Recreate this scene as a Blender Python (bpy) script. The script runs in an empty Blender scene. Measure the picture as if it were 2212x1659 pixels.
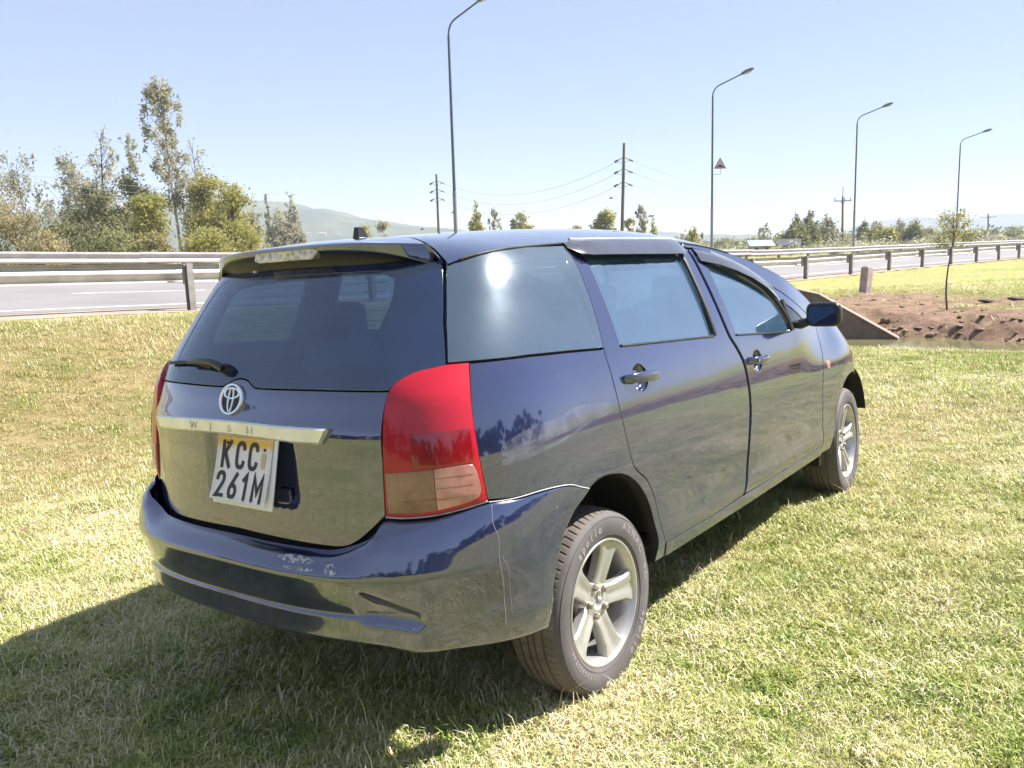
import bpy, bmesh, math, random
import numpy as np
from mathutils import Vector, Matrix, geometry
R = math.radians
random.seed(7)
rng = np.random.default_rng(7)
sc = bpy.context.scene
col = sc.collection

# ------------------------------------------------------------------ camera
cam_data = bpy.data.cameras.new('camera')
cam = bpy.data.objects.new('camera', cam_data); col.objects.link(cam); sc.camera = cam
cam_data.sensor_fit = 'HORIZONTAL'; cam_data.sensor_width = 36
F_PX = 1887.64                                     # focal length for a picture 2212 wide
cam_data.lens = 36 * F_PX / 2212
cam_data.clip_start = .05; cam_data.clip_end = 20000
CR = Vector((0.99958537, -0.00442387, -0.02845208)); CU = Vector((0.02879395, 0.15357528, 0.98771734)); CF = Vector((0, 0.98812705, -0.15363899))
CAM = Vector((0, 0, 1.45))
cam.matrix_world = Matrix((( CR.x, CU.x, -CF.x, CAM.x), (CR.y, CU.y, -CF.y, CAM.y), (CR.z, CU.z, -CF.z, CAM.z), (0, 0, 0, 1)))

def at(px, py, dist):
    """world point seen at photo position (px,py) (photo taken as 2212 wide) at ground distance dist"""
    d = CF + CR * ((px - 1106) / F_PX) - CU * ((py - 829.5) / F_PX)
    return CAM + d * (dist / d.y)

# ------------------------------------------------------------------ sky and sun
SUN = Vector((.876, .218, 1.0)).normalized()
world = bpy.data.worlds.new('World'); sc.world = world; world.use_nodes = True
nt = world.node_tree; nt.nodes.clear()
sky = nt.nodes.new('ShaderNodeTexSky'); sky.sky_type = 'NISHITA'; sky.sun_disc = False
sky.sun_elevation = math.asin(SUN.z); sky.sun_rotation = math.atan2(SUN.x, SUN.y)
sky.air_density = .9; sky.dust_density = 1.1; sky.ozone_density = 6.5; sky.altitude = 1800
bg = nt.nodes.new('ShaderNodeBackground'); bg.inputs[1].default_value = .066
wo = nt.nodes.new('ShaderNodeOutputWorld')
tint = nt.nodes.new('ShaderNodeMix'); tint.data_type = 'RGBA'; tint.blend_type = 'MULTIPLY'; tint.inputs[0].default_value = 1; tint.inputs[7].default_value = (1.14, .975, .95, 1)
veil = nt.nodes.new('ShaderNodeMix'); veil.data_type = 'RGBA'; veil.inputs[0].default_value = .5; veil.inputs[7].default_value = (2.85, 3.35, 4.2, 1)      # even pale haze all over the sky
nt.links.new(sky.outputs[0], tint.inputs[6]); nt.links.new(tint.outputs[2], veil.inputs[6]); nt.links.new(veil.outputs[2], bg.inputs[0]); nt.links.new(bg.outputs[0], wo.inputs[0])
ld = bpy.data.lights.new('sun', 'SUN'); ld.energy = 4.4; ld.angle = R(.53); ld.color = (1, .955, .88)
sun = bpy.data.objects.new('sun', ld); col.objects.link(sun); sun.rotation_euler = SUN.to_track_quat('Z', 'Y').to_euler(); sun.location = (20, 5, 30)
vs = sc.view_settings
vs.view_transform = 'Standard'; vs.look = 'None'; vs.gamma = 1; vs.use_curve_mapping = False; vs.exposure = 1.72
sc.cycles.max_bounces = 8; sc.cycles.transparent_max_bounces = 16
sc.cycles.volume_bounces = 0

# ------------------------------------------------------------------ helpers
def tag(o, label=None, cat=None, group=None, kind=None):
    if label: o['label'] = label
    if cat: o['category'] = cat
    if group: o['group'] = group
    if kind: o['kind'] = kind
    return o
def empty(name, loc=(0, 0, 0), rz=0, label=None, cat=None, group=None):
    o = bpy.data.objects.new(name, None); col.objects.link(o); o.location = loc; o.rotation_euler = (0, 0, rz); o.empty_display_size = .2
    return tag(o, label, cat, group)
def mesh_obj(name, verts, faces, mat, parent=None, smooth=True, normals=None):
    me = bpy.data.meshes.new(name); me.from_pydata([tuple(v) for v in verts], [], faces)
    if mat is not None:
        for m in (mat if isinstance(mat, (list, tuple)) else [mat]): me.materials.append(m)
    me.polygons.foreach_set('use_smooth', [smooth] * len(me.polygons))
    if normals is not None: me.normals_split_custom_set_from_vertices([tuple(n) for n in normals])
    me.update()
    o = bpy.data.objects.new(name, me); col.objects.link(o)
    if parent: o.parent = parent
    return o
def bm_obj(name, bm, mat, parent=None, smooth=False, angle=None):
    bmesh.ops.recalc_face_normals(bm, faces=bm.faces)
    me = bpy.data.meshes.new(name); bm.to_mesh(me); bm.free()
    for m in (mat if isinstance(mat, (list, tuple)) else [mat]): me.materials.append(m)
    if smooth:
        me.polygons.foreach_set('use_smooth', [True] * len(me.polygons))
        me.set_sharp_from_angle(angle=R(angle or 40))
    o = bpy.data.objects.new(name, me); col.objects.link(o)
    if parent: o.parent = parent
    return o
def bm_box(bm, cx, cy, cz, sx, sy, sz, bevel=0, rot=None):
    r = bmesh.ops.create_cube(bm, size=1)
    m = Matrix.LocRotScale(Vector((cx, cy, cz)), rot, Vector((sx, sy, sz)))
    bmesh.ops.transform(bm, matrix=m, verts=r['verts'])
    if bevel:
        es = list({e for v in r['verts'] for e in v.link_edges})
        bmesh.ops.bevel(bm, geom=es, offset=bevel, segments=2, affect='EDGES', profile=.5)
def bm_tube(bm, pts, rad, seg=8, caps=True):
    """tube along pts; rad is a number or one per point"""
    pts = [Vector(p) for p in pts]; n = len(pts); rad = rad if isinstance(rad, (list, tuple)) else [rad] * n
    rings = []; ref = None
    for i, p in enumerate(pts):
        d = (pts[min(i + 1, n - 1)] - pts[max(i - 1, 0)]).normalized()
        if ref is None: ref = d.orthogonal().normalized()
        a = (ref - d * ref.dot(d)).normalized(); b = d.cross(a); ref = a
        rings.append([bm.verts.new(p + (a * math.cos(2 * math.pi * k / seg) + b * math.sin(2 * math.pi * k / seg)) * rad[i]) for k in range(seg)])
    for i in range(n - 1):
        for k in range(seg):
            bm.faces.new((rings[i][k], rings[i][(k + 1) % seg], rings[i + 1][(k + 1) % seg], rings[i + 1][k]))
    if caps: bm.faces.new(rings[0][::-1]); bm.faces.new(rings[-1])
def bm_lathe(bm, prof, seg=64, axis='y'):
    """prof: (along axis, radius) list, open"""
    rings = []
    for (a, r) in prof:
        ring = []
        for k in range(seg):
            t = 2 * math.pi * k / seg; c, s_ = r * math.cos(t), r * math.sin(t)
            ring.append(bm.verts.new((c, a, s_)))
        rings.append(ring)
    for i in range(len(prof) - 1):
        for k in range(seg):
            bm.faces.new((rings[i][k], rings[i][(k + 1) % seg], rings[i + 1][(k + 1) % seg], rings[i + 1][k]))
    return rings
def prism(bm, poly, y0, y1):
    """poly in (x,z); extruded between y0 and y1"""
    a = [bm.verts.new((p[0], y0, p[1])) for p in poly]; b = [bm.verts.new((p[0], y1, p[1])) for p in poly]
    n = len(poly); bm.faces.new(a); bm.faces.new(b[::-1])
    for i in range(n): bm.faces.new((a[i], b[i], b[(i + 1) % n], a[(i + 1) % n]))

class NT:
    def __init__(s, name):
        s.m = bpy.data.materials.new(name); s.m.use_nodes = True; s.t = s.m.node_tree; s.t.nodes.clear()
        s.out = s.t.nodes.new('ShaderNodeOutputMaterial')
    def n(s, typ, ins=None, **kw):
        nd = s.t.nodes.new(typ)
        for k, v in kw.items(): setattr(nd, k, v)
        for k, v in (ins or {}).items(): s.set(nd.inputs[k], v)
        return nd
    def set(s, sock, v):
        if isinstance(v, bpy.types.NodeSocket): s.t.links.new(v, sock)
        elif isinstance(v, bpy.types.Node): s.t.links.new(v.outputs[0], sock)
        else:
            if isinstance(v, tuple) and len(v) == 3 and sock.type == 'RGBA': v = v + (1,)
            sock.default_value = v
    def noise(s, scale, detail=4, rough=.55, vec=None, dist=0, out=0):
        nd = s.n('ShaderNodeTexNoise', {'Scale': scale, 'Detail': detail, 'Roughness': rough, 'Distortion': dist})
        if vec is not None: s.set(nd.inputs['Vector'], vec)
        return nd.outputs[out]
    def ramp(s, fac, stops, mode='LINEAR'):
        nd = s.n('ShaderNodeValToRGB', {'Fac': fac}); r = nd.color_ramp; r.interpolation = mode
        while len(r.elements) < len(stops): r.elements.new(.5)
        for e, (p, c) in zip(r.elements, stops):
            e.position = p; e.color = (c, c, c, 1) if isinstance(c, (int, float)) else tuple(c) + (1,)
        return nd.outputs[0]
    def mix(s, fac, a, b, mode='MIX'):
        nd = s.n('ShaderNodeMix', data_type='RGBA', blend_type=mode)
        s.set(nd.inputs[0], fac); s.set(nd.inputs[6], a); s.set(nd.inputs[7], b); return nd.outputs[2]
    def math(s, op, a, b=0.0, c=None, clamp=False):
        nd = s.n('ShaderNodeMath', operation=op, use_clamp=clamp); s.set(nd.inputs[0], a); s.set(nd.inputs[1], b)
        if c is not None: s.set(nd.inputs[2], c)
        return nd.outputs[0]
    def bump(s, h, strength=.3, dist=.01, normal=None):
        nd = s.n('ShaderNodeBump', {'Height': h, 'Strength': strength, 'Distance': dist})
        if normal is not None: s.set(nd.inputs['Normal'], normal)
        return nd.outputs[0]
    def pbr(s, **kw):
        nd = s.n('ShaderNodeBsdfPrincipled')
        for k, v in kw.items(): s.set(nd.inputs[k.replace('_', ' ')], v)
        return nd
    def finish(s, sh): s.set(s.out.inputs[0], sh); return s.m
    def obj(s): return s.n('ShaderNodeTexCoord').outputs['Object']
    def pos(s): return s.n('ShaderNodeNewGeometry').outputs['Position']

def simple(name, c, rough=.6, metal=0, var=.15, scale=8, bump=0, bscale=60, **kw):
    k = NT(name); v = k.obj(); nz = k.noise(scale, 5, .6, v)
    lo = tuple(max(0, x * (1 - var)) for x in c); hi = tuple(min(1, x * (1 + var)) for x in c)
    args = dict(Base_Color=k.ramp(nz, [(.3, lo), (.7, hi)]), Roughness=k.ramp(nz, [(.3, rough * .85), (.7, min(1, rough * 1.15))]), Metallic=metal)
    if bump: args['Normal'] = k.bump(k.noise(bscale, 4, .6, v), bump, .003)
    args.update(kw)
    return k.finish(k.pbr(**args))

# ------------------------------------------------------------------ terrain
def lerp(a, b, t): return a + (b - a) * t
def sst(a, b, x): t = np.clip((x - a) / (b - a), 0, 1); return t * t * (3 - 2 * t)
_g = rng.random((256, 256))
def vnoise(x, y, sc_=1.0, seed=0):
    x = np.asarray(x, float) * sc_ + seed * 17.31; y = np.asarray(y, float) * sc_ + seed * 9.17
    xi = np.floor(x).astype(int); yi = np.floor(y).astype(int); fx = x - xi; fy = y - yi
    fx = fx * fx * (3 - 2 * fx); fy = fy * fy * (3 - 2 * fy)
    a = _g[xi % 256, yi % 256]; b = _g[(xi + 1) % 256, yi % 256]; c = _g[xi % 256, (yi + 1) % 256]; d = _g[(xi + 1) % 256, (yi + 1) % 256]
    return (a * (1 - fx) + b * fx) * (1 - fy) + (c * (1 - fx) + d * fx) * fy
def fbm(x, y, s, o=4, seed=0):
    t = 0; a = .5
    for i in range(o): t = t + a * (vnoise(x, y, s, seed + i) - .5); a *= .5; s *= 2.03
    return t
RX, RY = -5.4, 14.9                    # foot of the guardrail post that stands left of the car
DS, DC = .698, .716                    # direction of the road
def qs(x, y): dx = x - RX; dy = y - RY; return DC * dx - DS * dy, DS * dx + DC * dy
def sq(s, q): return RX + DS * s + DC * q, RY + DC * s - DS * q
def znear(s): return np.interp(s, [-60, -8, -3, 0, 8, 21.8, 33, 48.5, 120, 400], [.75, .7, .63, .55, .33, .05, .08, .06, -.1, -.3])
def zfar(s): return np.interp(s, [-60, -8, 0, 6.4, 20, 43.5, 120, 400], [1.15, 1.08, .94, .75, .42, .10, -.05, -.3])
def road_z(q, s): return lerp(znear(s), zfar(s), np.clip(-q / 10.85, 0, 1))
def ground_z(x, y, detail=True):
    x = np.asarray(x, float); y = np.asarray(y, float); q, s = qs(x, y)
    xx = 30 * np.tanh(x / 30); yy = 30 * np.tanh(y / 30)
    P = -.0779 + .0342 * (xx + .9) - .01719 * (yy - 2.53)
    L = np.interp(s, [-10, 3, 12], [6.5, 6.0, 3.2])
    rz = road_z(q, s)
    k = sst(.35, 1, q / L)
    lowk = np.exp(-((q - 5.2) / 2.0) ** 2) * sst(4, 0, s) * -.10
    h = np.where(q > 0, lerp(rz, P, sst(.7, L, q)) + lowk, rz - .05)
    beyond = sst(-11.5, -24, q)
    h = lerp(h, -.25 + 0 * x, beyond)
    # ditch
    dq = sst(3.4, 4.4, q)
    edge = fbm(x, y, 1.1, 3, 5) * .9 + fbm(x, y, 3.5, 2, 8) * .35
    d1 = sst(4.9, 5.9, s + edge * .35)
    bankpos = 9.42 + edge * .9
    d2 = 1 - sst(bankpos - .75, bankpos + 1.3, s) ** .8
    depth = .62
    h = h - depth * d1 * d2 * dq
    rough = sst(9.2, 10.2, s) * (1 - sst(14, 19, s)) * sst(2.5, 5, q) * dq
    h = h + (fbm(x, y, 2.2, 4, 33) * .24 - sst(.10, .24, fbm(x, y, 1.9, 3, 36)) * .16) * np.exp(-((s - 9.9) / .8) ** 2) * dq
    h = h + rough * (fbm(x, y, 1.6, 5, 21) * .15 + fbm(x, y, .45, 3, 3) * .3)
    # slope rising beside the wing wall
    h = h + .30 * sst(9.0, 10.4, s) * (1 - sst(5.5, 8.4, q)) * sst(2.2, 4, q) * (1 - sst(11, 16, s))
    if detail: h = h + fbm(x, y, .9, 3, 40) * .05 * sst(.5, 3, q) + fbm(x, y, 6, 2, 50) * .012 * sst(.5, 2, q)
    return h
def axis(lo, mid0, mid1, hi, step, grow):
    a = list(np.arange(mid0, mid1, step)); s = step; v = mid1
    while v < hi: a.append(v); s *= grow; v += s
    a.append(hi); s = step; v = mid0; b = []
    while v > lo: s *= grow; v -= s; b.append(v)
    return np.array(b[::-1] + a)
gx = axis(-4500, -13, 17, 4500, .16, 1.11); gy = axis(-4500, -3, 26, 4500, .16, 1.10)
GX, GY = np.meshgrid(gx, gy, indexing='ij'); GZ = ground_z(GX, GY)
far = np.hypot(GX, GY); GZ = lerp(GZ, -.3, sst(90, 260, far)) 
nx, ny = GX.shape
V = np.stack([GX, GY, GZ], -1).reshape(-1, 3)
I = np.arange(nx * ny).reshape(nx, ny)
Fc = np.stack([I[:-1, :-1], I[1:, :-1], I[1:, 1:], I[:-1, 1:]], -1).reshape(-1, 4)
def big_mesh(name, V, Fc, mat, parent=None, smooth=True):
    V = np.asarray(V, np.float32); Fc = np.asarray(Fc, np.int32); k = Fc.shape[1]
    me = bpy.data.meshes.new(name); me.vertices.add(len(V)); me.vertices.foreach_set('co', V.ravel())
    me.loops.add(Fc.size); me.loops.foreach_set('vertex_index', Fc.ravel())
    me.polygons.add(len(Fc)); me.polygons.foreach_set('loop_start', np.arange(len(Fc), dtype=np.int32) * k)
    me.polygons.foreach_set('use_smooth', np.full(len(Fc), smooth, bool))
    me.update(calc_edges=True); me.validate()
    if mat: me.materials.append(mat)
    o = bpy.data.objects.new(name, me); col.objects.link(o)
    if parent: o.parent = parent
    return o
def dirt_mask(x, y):
    q, s = qs(x, y)
    e = fbm(x, y, .55, 4, 60) * 3.0
    m = sst(8.0, 8.8, s) * (1 - sst(14.5 + e * 1.5, 17.0 + e * 1.5, s)) * sst(1.6, 3.4, q + e * .6)
    g = sst(.10, .22, fbm(x, y, .35, 4, 77) + .04 * (q - 9)) * sst(11, 12.5, s)
    m = m * (1 - .85 * g)
    bank = sst(5.0, 5.5, s) * (1 - sst(9.6, 10, s)) * sst(3.4, 4.0, q)
    return np.clip(np.maximum(m, bank), 0, 1)
k = NT('grassy_ground'); p = k.pos()
n1 = k.noise(.35, 5, .6, p); n2 = k.noise(2.2, 5, .65, p); n3 = k.noise(28, 5, .7, p)
n4 = k.noise(130, 3, .7, p)
g = k.ramp(k.math('ADD', k.math('MULTIPLY', n1, .5), k.math('MULTIPLY', n2, .5)), [(.36, (.16, .22, .038)), (.5, (.26, .295, .07)), (.62, (.40, .36, .16))])
g = k.mix(k.ramp(n3, [(.35, 0), (.7, 1)]), g, k.mix(.5, g, (.44, .42, .20)))
g = k.mix(k.ramp(n4, [(.3, .5), (.5, 0)]), g, (.06, .065, .02))
dirt = k.ramp(k.noise(3.5, 6, .7, p), [(.3, (.12, .068, .048)), (.5, (.235, .148, .105)), (.72, (.36, .255, .19))])
dirt = k.mix(k.ramp(n3, [(.4, .5), (.6, 0)]), dirt, (.09, .055, .038))
g = k.mix(k.ramp(k.noise(6.5, 3, .6, p), [(.36, .75), (.50, 0)]), g, (.075, .07, .025))
at_ = k.n('ShaderNodeAttribute', attribute_name='dirt')
colr = k.mix(k.math('MULTIPLY', at_.outputs['Fac'], k.ramp(n2, [(.2, .86), (.6, 1)])), g, dirt)
th = k.n('ShaderNodeAttribute', attribute_name='thatch'); colr = k.mix(k.math('MULTIPLY', k.math('MULTIPLY', th.outputs['Fac'], .8), k.math('SUBTRACT', 1.0, at_.outputs['Fac'])), colr, (.085, .075, .03))
sl = k.ramp(k.noise(.16, 4, .6, p), [(.46, 0), (.60, .55)]); colr = k.mix(k.math('MULTIPLY', sl, k.math('SUBTRACT', 1.0, at_.outputs['Fac'])), colr, (.36, .28, .14))
colr = k.mix(k.math('MULTIPLY', k.ramp(k.math('MULTIPLY', k.n('ShaderNodeVectorMath', {0: p, 1: (-4.7, 9.2, 0)}, operation='DISTANCE').outputs['Value'], .16), [(.25, .75), (.8, 0)]), k.ramp(k.noise(1.1, 5, .7, p), [(.35, .25), (.6, 1)])), colr, (.31, .235, .12))
m_ground = k.finish(k.pbr(Base_Color=colr, Roughness=.95, Specular_IOR_Level=.15, Normal=k.bump(k.math('ADD', n3, k.math('MULTIPLY', n4, .6)), .6, .03)))
ground = tag(big_mesh('ground', V, Fc, m_ground), kind='structure')
th_ = (sst(1.5, -.5, np.abs(GX) - (GY * .64 + .9)) * (1 - sst(22, 26, GY)) * sst(.4, 1.2, qs(GX, GY)[0]) * sst(.5, 1.5, GY)).reshape(-1)
ga = ground.data.attributes.new('thatch', 'FLOAT', 'POINT'); ga.data.foreach_set('value', th_.astype(np.float32))
DM = dirt_mask(GX, GY).reshape(-1)
ga = ground.data.attributes.new('dirt', 'FLOAT', 'POINT'); ga.data.foreach_set('value', DM.astype(np.float32))

# water in the ditch
k = NT('ditch_water'); p = k.pos()
m_water = k.finish(k.pbr(Base_Color=k.ramp(k.noise(.8, 4, .5, p), [(.3, (.115, .105, .05)), (.7, (.16, .15, .07))]), Roughness=.12, IOR=1.33, Normal=k.bump(k.noise(7, 3, .5, p), .15, .01)))
wz = -.365
wv = [sq(4.4, 3.2) + (wz,), sq(9.9, 3.2) + (wz,), sq(9.9, 42) + (wz - .0,), sq(4.4, 42) + (wz,)]
wv = []
for i in range(40):
    for j in range(7): wv.append(sq(4.2 + j * .95, 3.3 + i) + (wz,))
wf = [(i * 7 + j, i * 7 + j + 1, (i + 1) * 7 + j + 1, (i + 1) * 7 + j) for i in range(39) for j in range(6)]
tag(mesh_obj('water', wv, wf, m_water), kind='structure')

# ------------------------------------------------------------------ road
def strip(name, q0, q1, s0, s1, lift, mat, ds=2.0, nq=2):
    ss = np.arange(s0, s1 + .01, ds); v = []; f = []
    for s in ss:
        for j in range(nq + 1):
            q = lerp(q0, q1, j / nq); x, y = sq(s, q); v.append((x, y, float(road_z(np.array(q), s)) + lift))
    w = nq + 1
    for i in range(len(ss) - 1):
        for j in range(nq): f.append((i * w + j, (i + 1) * w + j, (i + 1) * w + j + 1, i * w + j + 1))
    return mesh_obj(name, v, f, mat)
k = NT('asphalt'); p = k.pos(); nz = k.noise(.6, 5, .6, p); nf = k.noise(70, 3, .7, p)
c = k.ramp(nz, [(.3, (.185, .172, .175)), (.7, (.235, .218, .22))])
c = k.mix(k.ramp(nf, [(.35, .35), (.6, 0)]), c, (.08, .075, .075))
m_asph = k.finish(k.pbr(Base_Color=c, Roughness=.85, Normal=k.bump(nf, .4, .005)))
k = NT('dusty_shoulder'); p = k.pos()
c = k.ramp(k.noise(1.5, 6, .65, p), [(.3, (.27, .21, .17)), (.7, (.40, .32, .26))])
c = k.mix(k.ramp(k.noise(50, 4, .7, p), [(.4, .4), (.6, 0)]), c, (.16, .12, .09))
m_should = k.finish(k.pbr(Base_Color=c, Roughness=.95, Normal=k.bump(k.noise(50, 4, .7, p), .5, .01)))
tag(strip('road', -.9, -9.9, -70, 420, .012, m_asph, nq=6), kind='structure')
tag(strip('road_shoulder', .30, -.9, -70, 420, .008, m_should), kind='structure')
tag(strip('road_shoulder', -9.9, -11.6, -70, 420, .008, m_should), kind='structure')
m_white = simple('worn_road_paint', (.62, .62, .60), .7, var=.25, scale=3)
tag(strip('road_edge_line', -1.35, -1.50, -70, 420, .017, m_white), kind='structure')
tag(strip('road_edge_line', -9.3, -9.45, -70, 420, .017, m_white), kind='structure')
for i in range(-10, 40):
    tag(strip('lane_marking', -5.35, -5.5, i * 9.0, i * 9.0 + 3, .018, m_white, ds=1.0), kind='structure')

# ------------------------------------------------------------------ guardrails
k = NT('galvanised_steel'); v = k.obj(); nz = k.noise(2.5, 5, .65, v); nf = k.noise(22, 4, .7, v)
c = k.ramp(nz, [(.3, (.36, .335, .32)), (.7, (.52, .50, .48))]); c = k.mix(k.ramp(nf, [(.58, 0), (.72, .6)]), c, (.20, .15, .12))
m_galv = k.finish(k.pbr(Base_Color=c, Metallic=.45, Roughness=.48, Normal=k.bump(nf, .1, .003)))
m_post = simple('weathered_steel_post', (.27, .25, .245), .6, .35, var=.25, scale=6)
m_rust = simple('rusty_steel', (.12, .06, .035), .85, .1, var=.4, scale=20)
def wbeam(L):
    """W-profile beam of length L along +x, centred on z=0, ridges towards -y"""
    pr = [(0.0, -.155), (-.018, -.150), (-.078, -.118), (-.081, -.085), (-.022, -.028), (-.010, 0), (-.022, .028), (-.081, .085), (-.078, .118), (-.018, .150), (0.0, .155)]
    t = .004; v = []; n = len(pr)
    for x in (0, L):
        for (y, z) in pr: v.append((x, y, z))
        for (y, z) in pr: v.append((x, y + t, z))
    f = []
    for i in range(n - 1):
        f.append((i, i + 1, 2 * n + i + 1, 2 * n + i)); f.append((n + i, 3 * n + i, 3 * n + i + 1, n + i + 1))
    for e in (0, 2 * n): f += [(e + i, e + n + i, e + n + i + 1, e + i + 1) for i in range(n - 1)]
    return v, f
SP = 3.81
def guardrail(qoff, i0, i1, zf, face, label, cat='guardrail'):
    """face=+1: the beam hangs on the road side (away from the camera) of the near rail"""
    x0, y0 = sq(i0 * SP, qoff)
    root = empty('guardrail', (x0, y0, float(zf(i0 * SP))), 0, label, cat, 'steel guardrails along the road')
    root.rotation_euler.z = math.atan2(DC, DS)
    bm = bmesh.new(); 
    bm_box(bm, 0, -.062, -.10, .11, .006, 2.0); bm_box(bm, 0, .062, -.10, .11, .006, 2.0); bm_box(bm, 0, 0, -.10, .006, .118, 2.0)
    post_me = bm_obj('post', bm, m_post, root)
    bm = bmesh.new(); bm_box(bm, 0, 0, 0, .10, .10, .33, .006)
    blk = bm_obj('spacer_block', bm, m_post, root)
    v, f = wbeam(SP + .16)
    beam = mesh_obj('beam', v, f, m_galv, root, smooth=False)
    if True:
        beam.data.polygons.foreach_set('use_smooth', [True] * len(beam.data.polygons)); beam.data.set_sharp_from_angle(angle=R(55))
    first = True
    z00 = float(zf(i0 * SP))
    for i in range(i0, i1):
        zz = float(zf(i * SP)) - z00; z2 = float(zf((i + 1) * SP)) - z00
        px = (i - i0) * SP; top = .80 + .012 * math.sin(i * 2.3)
        o = post_me if first else post_me.copy()
        bl = blk if first else blk.copy(); be = beam if first else beam.copy()
        if not first:
            for q_ in (o, bl, be): col.objects.link(q_); q_.parent = root
        o.location = (px, 0, zz + top - .90); o.rotation_euler = (R(rng.uniform(-1.2, 1.2)), R(rng.uniform(-1, 1)), 0)
        bl.location = (px, face * .115, zz + top - .18)
        be.location = (px - .08, face * .25, zz + top - .155 + (.004 if i % 2 else 0)); be.scale = (1, -1 if face > 0 else 1, 1)
        be.scale = (1, -face, 1)
        be.rotation_euler = (0, -math.atan2(z2 - zz, SP), 0)
        first = False
    return root
# road direction is local +x; local +y points away from the camera (over the road)
guardrail(0, -4, 40, znear, 1, 'near steel guardrail on posts at the edge of the grass, this side of the road')
guardrail(-10.85, -5, 44, zfar, -1, 'far steel guardrail on the other side of the road, behind the near one')

# ------------------------------------------------------------------ culvert, marker post, debris
k = NT('old_concrete'); v = k.obj(); nz = k.noise(2.2, 6, .65, v)
c = k.ramp(nz, [(.3, (.15, .108, .082)), (.7, (.27, .205, .16))]); c = k.mix(k.ramp(k.noise(14, 5, .7, v), [(.5, 0), (.7, .5)]), c, (.10, .08, .06))
m_conc = k.finish(k.pbr(Base_Color=c, Roughness=.9, Normal=k.bump(k.noise(40, 5, .7, v), .4, .006)))
wall = empty('culvert_wing_wall', (6.9, 15.6, -.45), 0, 'sloping concrete wing wall of the culvert at the edge of the muddy water', 'concrete wall')
a = Vector((3.05 - 6.9, 17.8 - 15.6, 0)); La = a.length; ad = a.normalized(); nd = Vector((ad.y, -ad.x, 0)) 
if nd.y > 0: nd = -nd
prof = [(0, .10), (0, -.6), (La, -.6), (La, .98), (La * .42, .98), (La * .30, .86)]
for nm, pr, th, off, mt in (('wall', prof, .22, 0.0, m_conc),):
    vv = [ad * s_ + Vector((0, 0, z)) for s_, z in pr]; v2 = [p_ - nd * th for p_ in vv]; n = len(vv)
    mesh_obj(nm, vv + v2, [tuple(range(n)), tuple(range(2 * n - 1, n - 1, -1))] + [(i, (i + 1) % n, n + (i + 1) % n, n + i)[::-1] for i in range(n)], mt, wall, smooth=False)
m_cope = simple('pale_concrete_edge', (.22, .17, .135), .9, var=.25, scale=5, bump=.3, bscale=30)
cp = [(-.05, .08), (La * .30, .865), (La * .42, .985), (La, .985)]
vv = []; ff = []
for s_, z in cp:
    b = ad * s_ + Vector((0, 0, z))
    for o_, dz in ((.02, 0), (.02, .03), (-.24, .03), (-.24, 0)): vv.append(b + nd * o_ + Vector((0, 0, dz)))
for i in range(len(cp) - 1):
    for j in range(4): ff.append((i * 4 + j, i * 4 + (j + 1) % 4, i * 4 + 4 + (j + 1) % 4, i * 4 + 4 + j))
ff += [(0, 1, 2, 3), (15, 14, 13, 12)]
mesh_obj('coping', vv, ff, m_cope, wall, smooth=False)

m_mark = simple('marker_concrete', (.36, .30, .27), .9, var=.3, scale=5, bump=.4, bscale=35)
bm = bmesh.new(); bm_box(bm, 0, 0, .30, .26, .19, .95, .015); bm_box(bm, 0, 0, .785, .20, .14, .03, .01)
mk = bm_obj('marker_post', bm, m_mark); P_ = at(1867, 651, 21.4); mk.location = (P_.x, P_.y, float(ground_z(P_.x, P_.y)) - .1); mk.rotation_euler = (R(2), R(3), R(38))
tag(mk, 'short square concrete marker post on the brown dirt bank', 'marker post')

m_rock = simple('mud_clod', (.17, .115, .08), .95, var=.4, scale=12, bump=.6, bscale=25)
m_rockd = simple('dark_mud', (.05, .035, .028), .9, var=.4, scale=12, bump=.6, bscale=25)
def rock_mesh(r, seed, sx=1, sy=1, sz=.6):
    bm = bmesh.new(); bmesh.ops.create_icosphere(bm, subdivisions=2, radius=r)
    rr = np.random.default_rng(seed); off = rr.uniform(0, 50, 3)
    for v_ in bm.verts:
        c_ = v_.co; f_ = 1 + .9 * float(fbm(c_.x / r + off[0] + c_.z / r, c_.y / r + off[1] - c_.z / r * .7, 1.2, 3))
        v_.co = Vector((c_.x * sx * f_, c_.y * sy * f_, c_.z * sz * f_))
    return bm
vs_, fs_ = [], []; base = 0
rr = np.random.default_rng(5)
bmA = rock_mesh(1, 3); bmA.verts.ensure_lookup_table(); RV = np.array([v_.co[:] for v_ in bmA.verts]); RF = np.array([[v_.index for v_ in f_.verts] for f_ in bmA.faces]); bmA.free()
allv, allf = [], []
for i in range(1500):
    if i < 900: s_ = rr.normal(9.35, .35); q_ = rr.uniform(4.2, 17)
    else: s_ = rr.uniform(9, 15.5); q_ = rr.uniform(3.2, 18)
    x, y = sq(s_, q_); z = float(ground_z(x, y))
    r = (rr.uniform(.015, .062) if i < 900 else rr.uniform(.010, .035)) * (1.0 if rr.random() < .93 else 1.7)
    a_ = rr.uniform(0, 6.28); c_, s2 = math.cos(a_), math.sin(a_)
    S_ = RV * np.array([r * rr.uniform(.8, 1.5), r, r * rr.uniform(.6, 1.1)])
    allf.append(RF + len(allv) * len(RV)); allv.append(S_ @ np.array([[c_, s2, 0], [-s2, c_, 0], [0, 0, 1]]) + np.array([x, y, z + r * .1]))
deb = big_mesh('clods_of_earth', np.concatenate(allv), np.concatenate(allf), m_rock); tag(deb, 'crumbled clods of brown earth along the water edge', 'rubble', kind='stuff')
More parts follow.
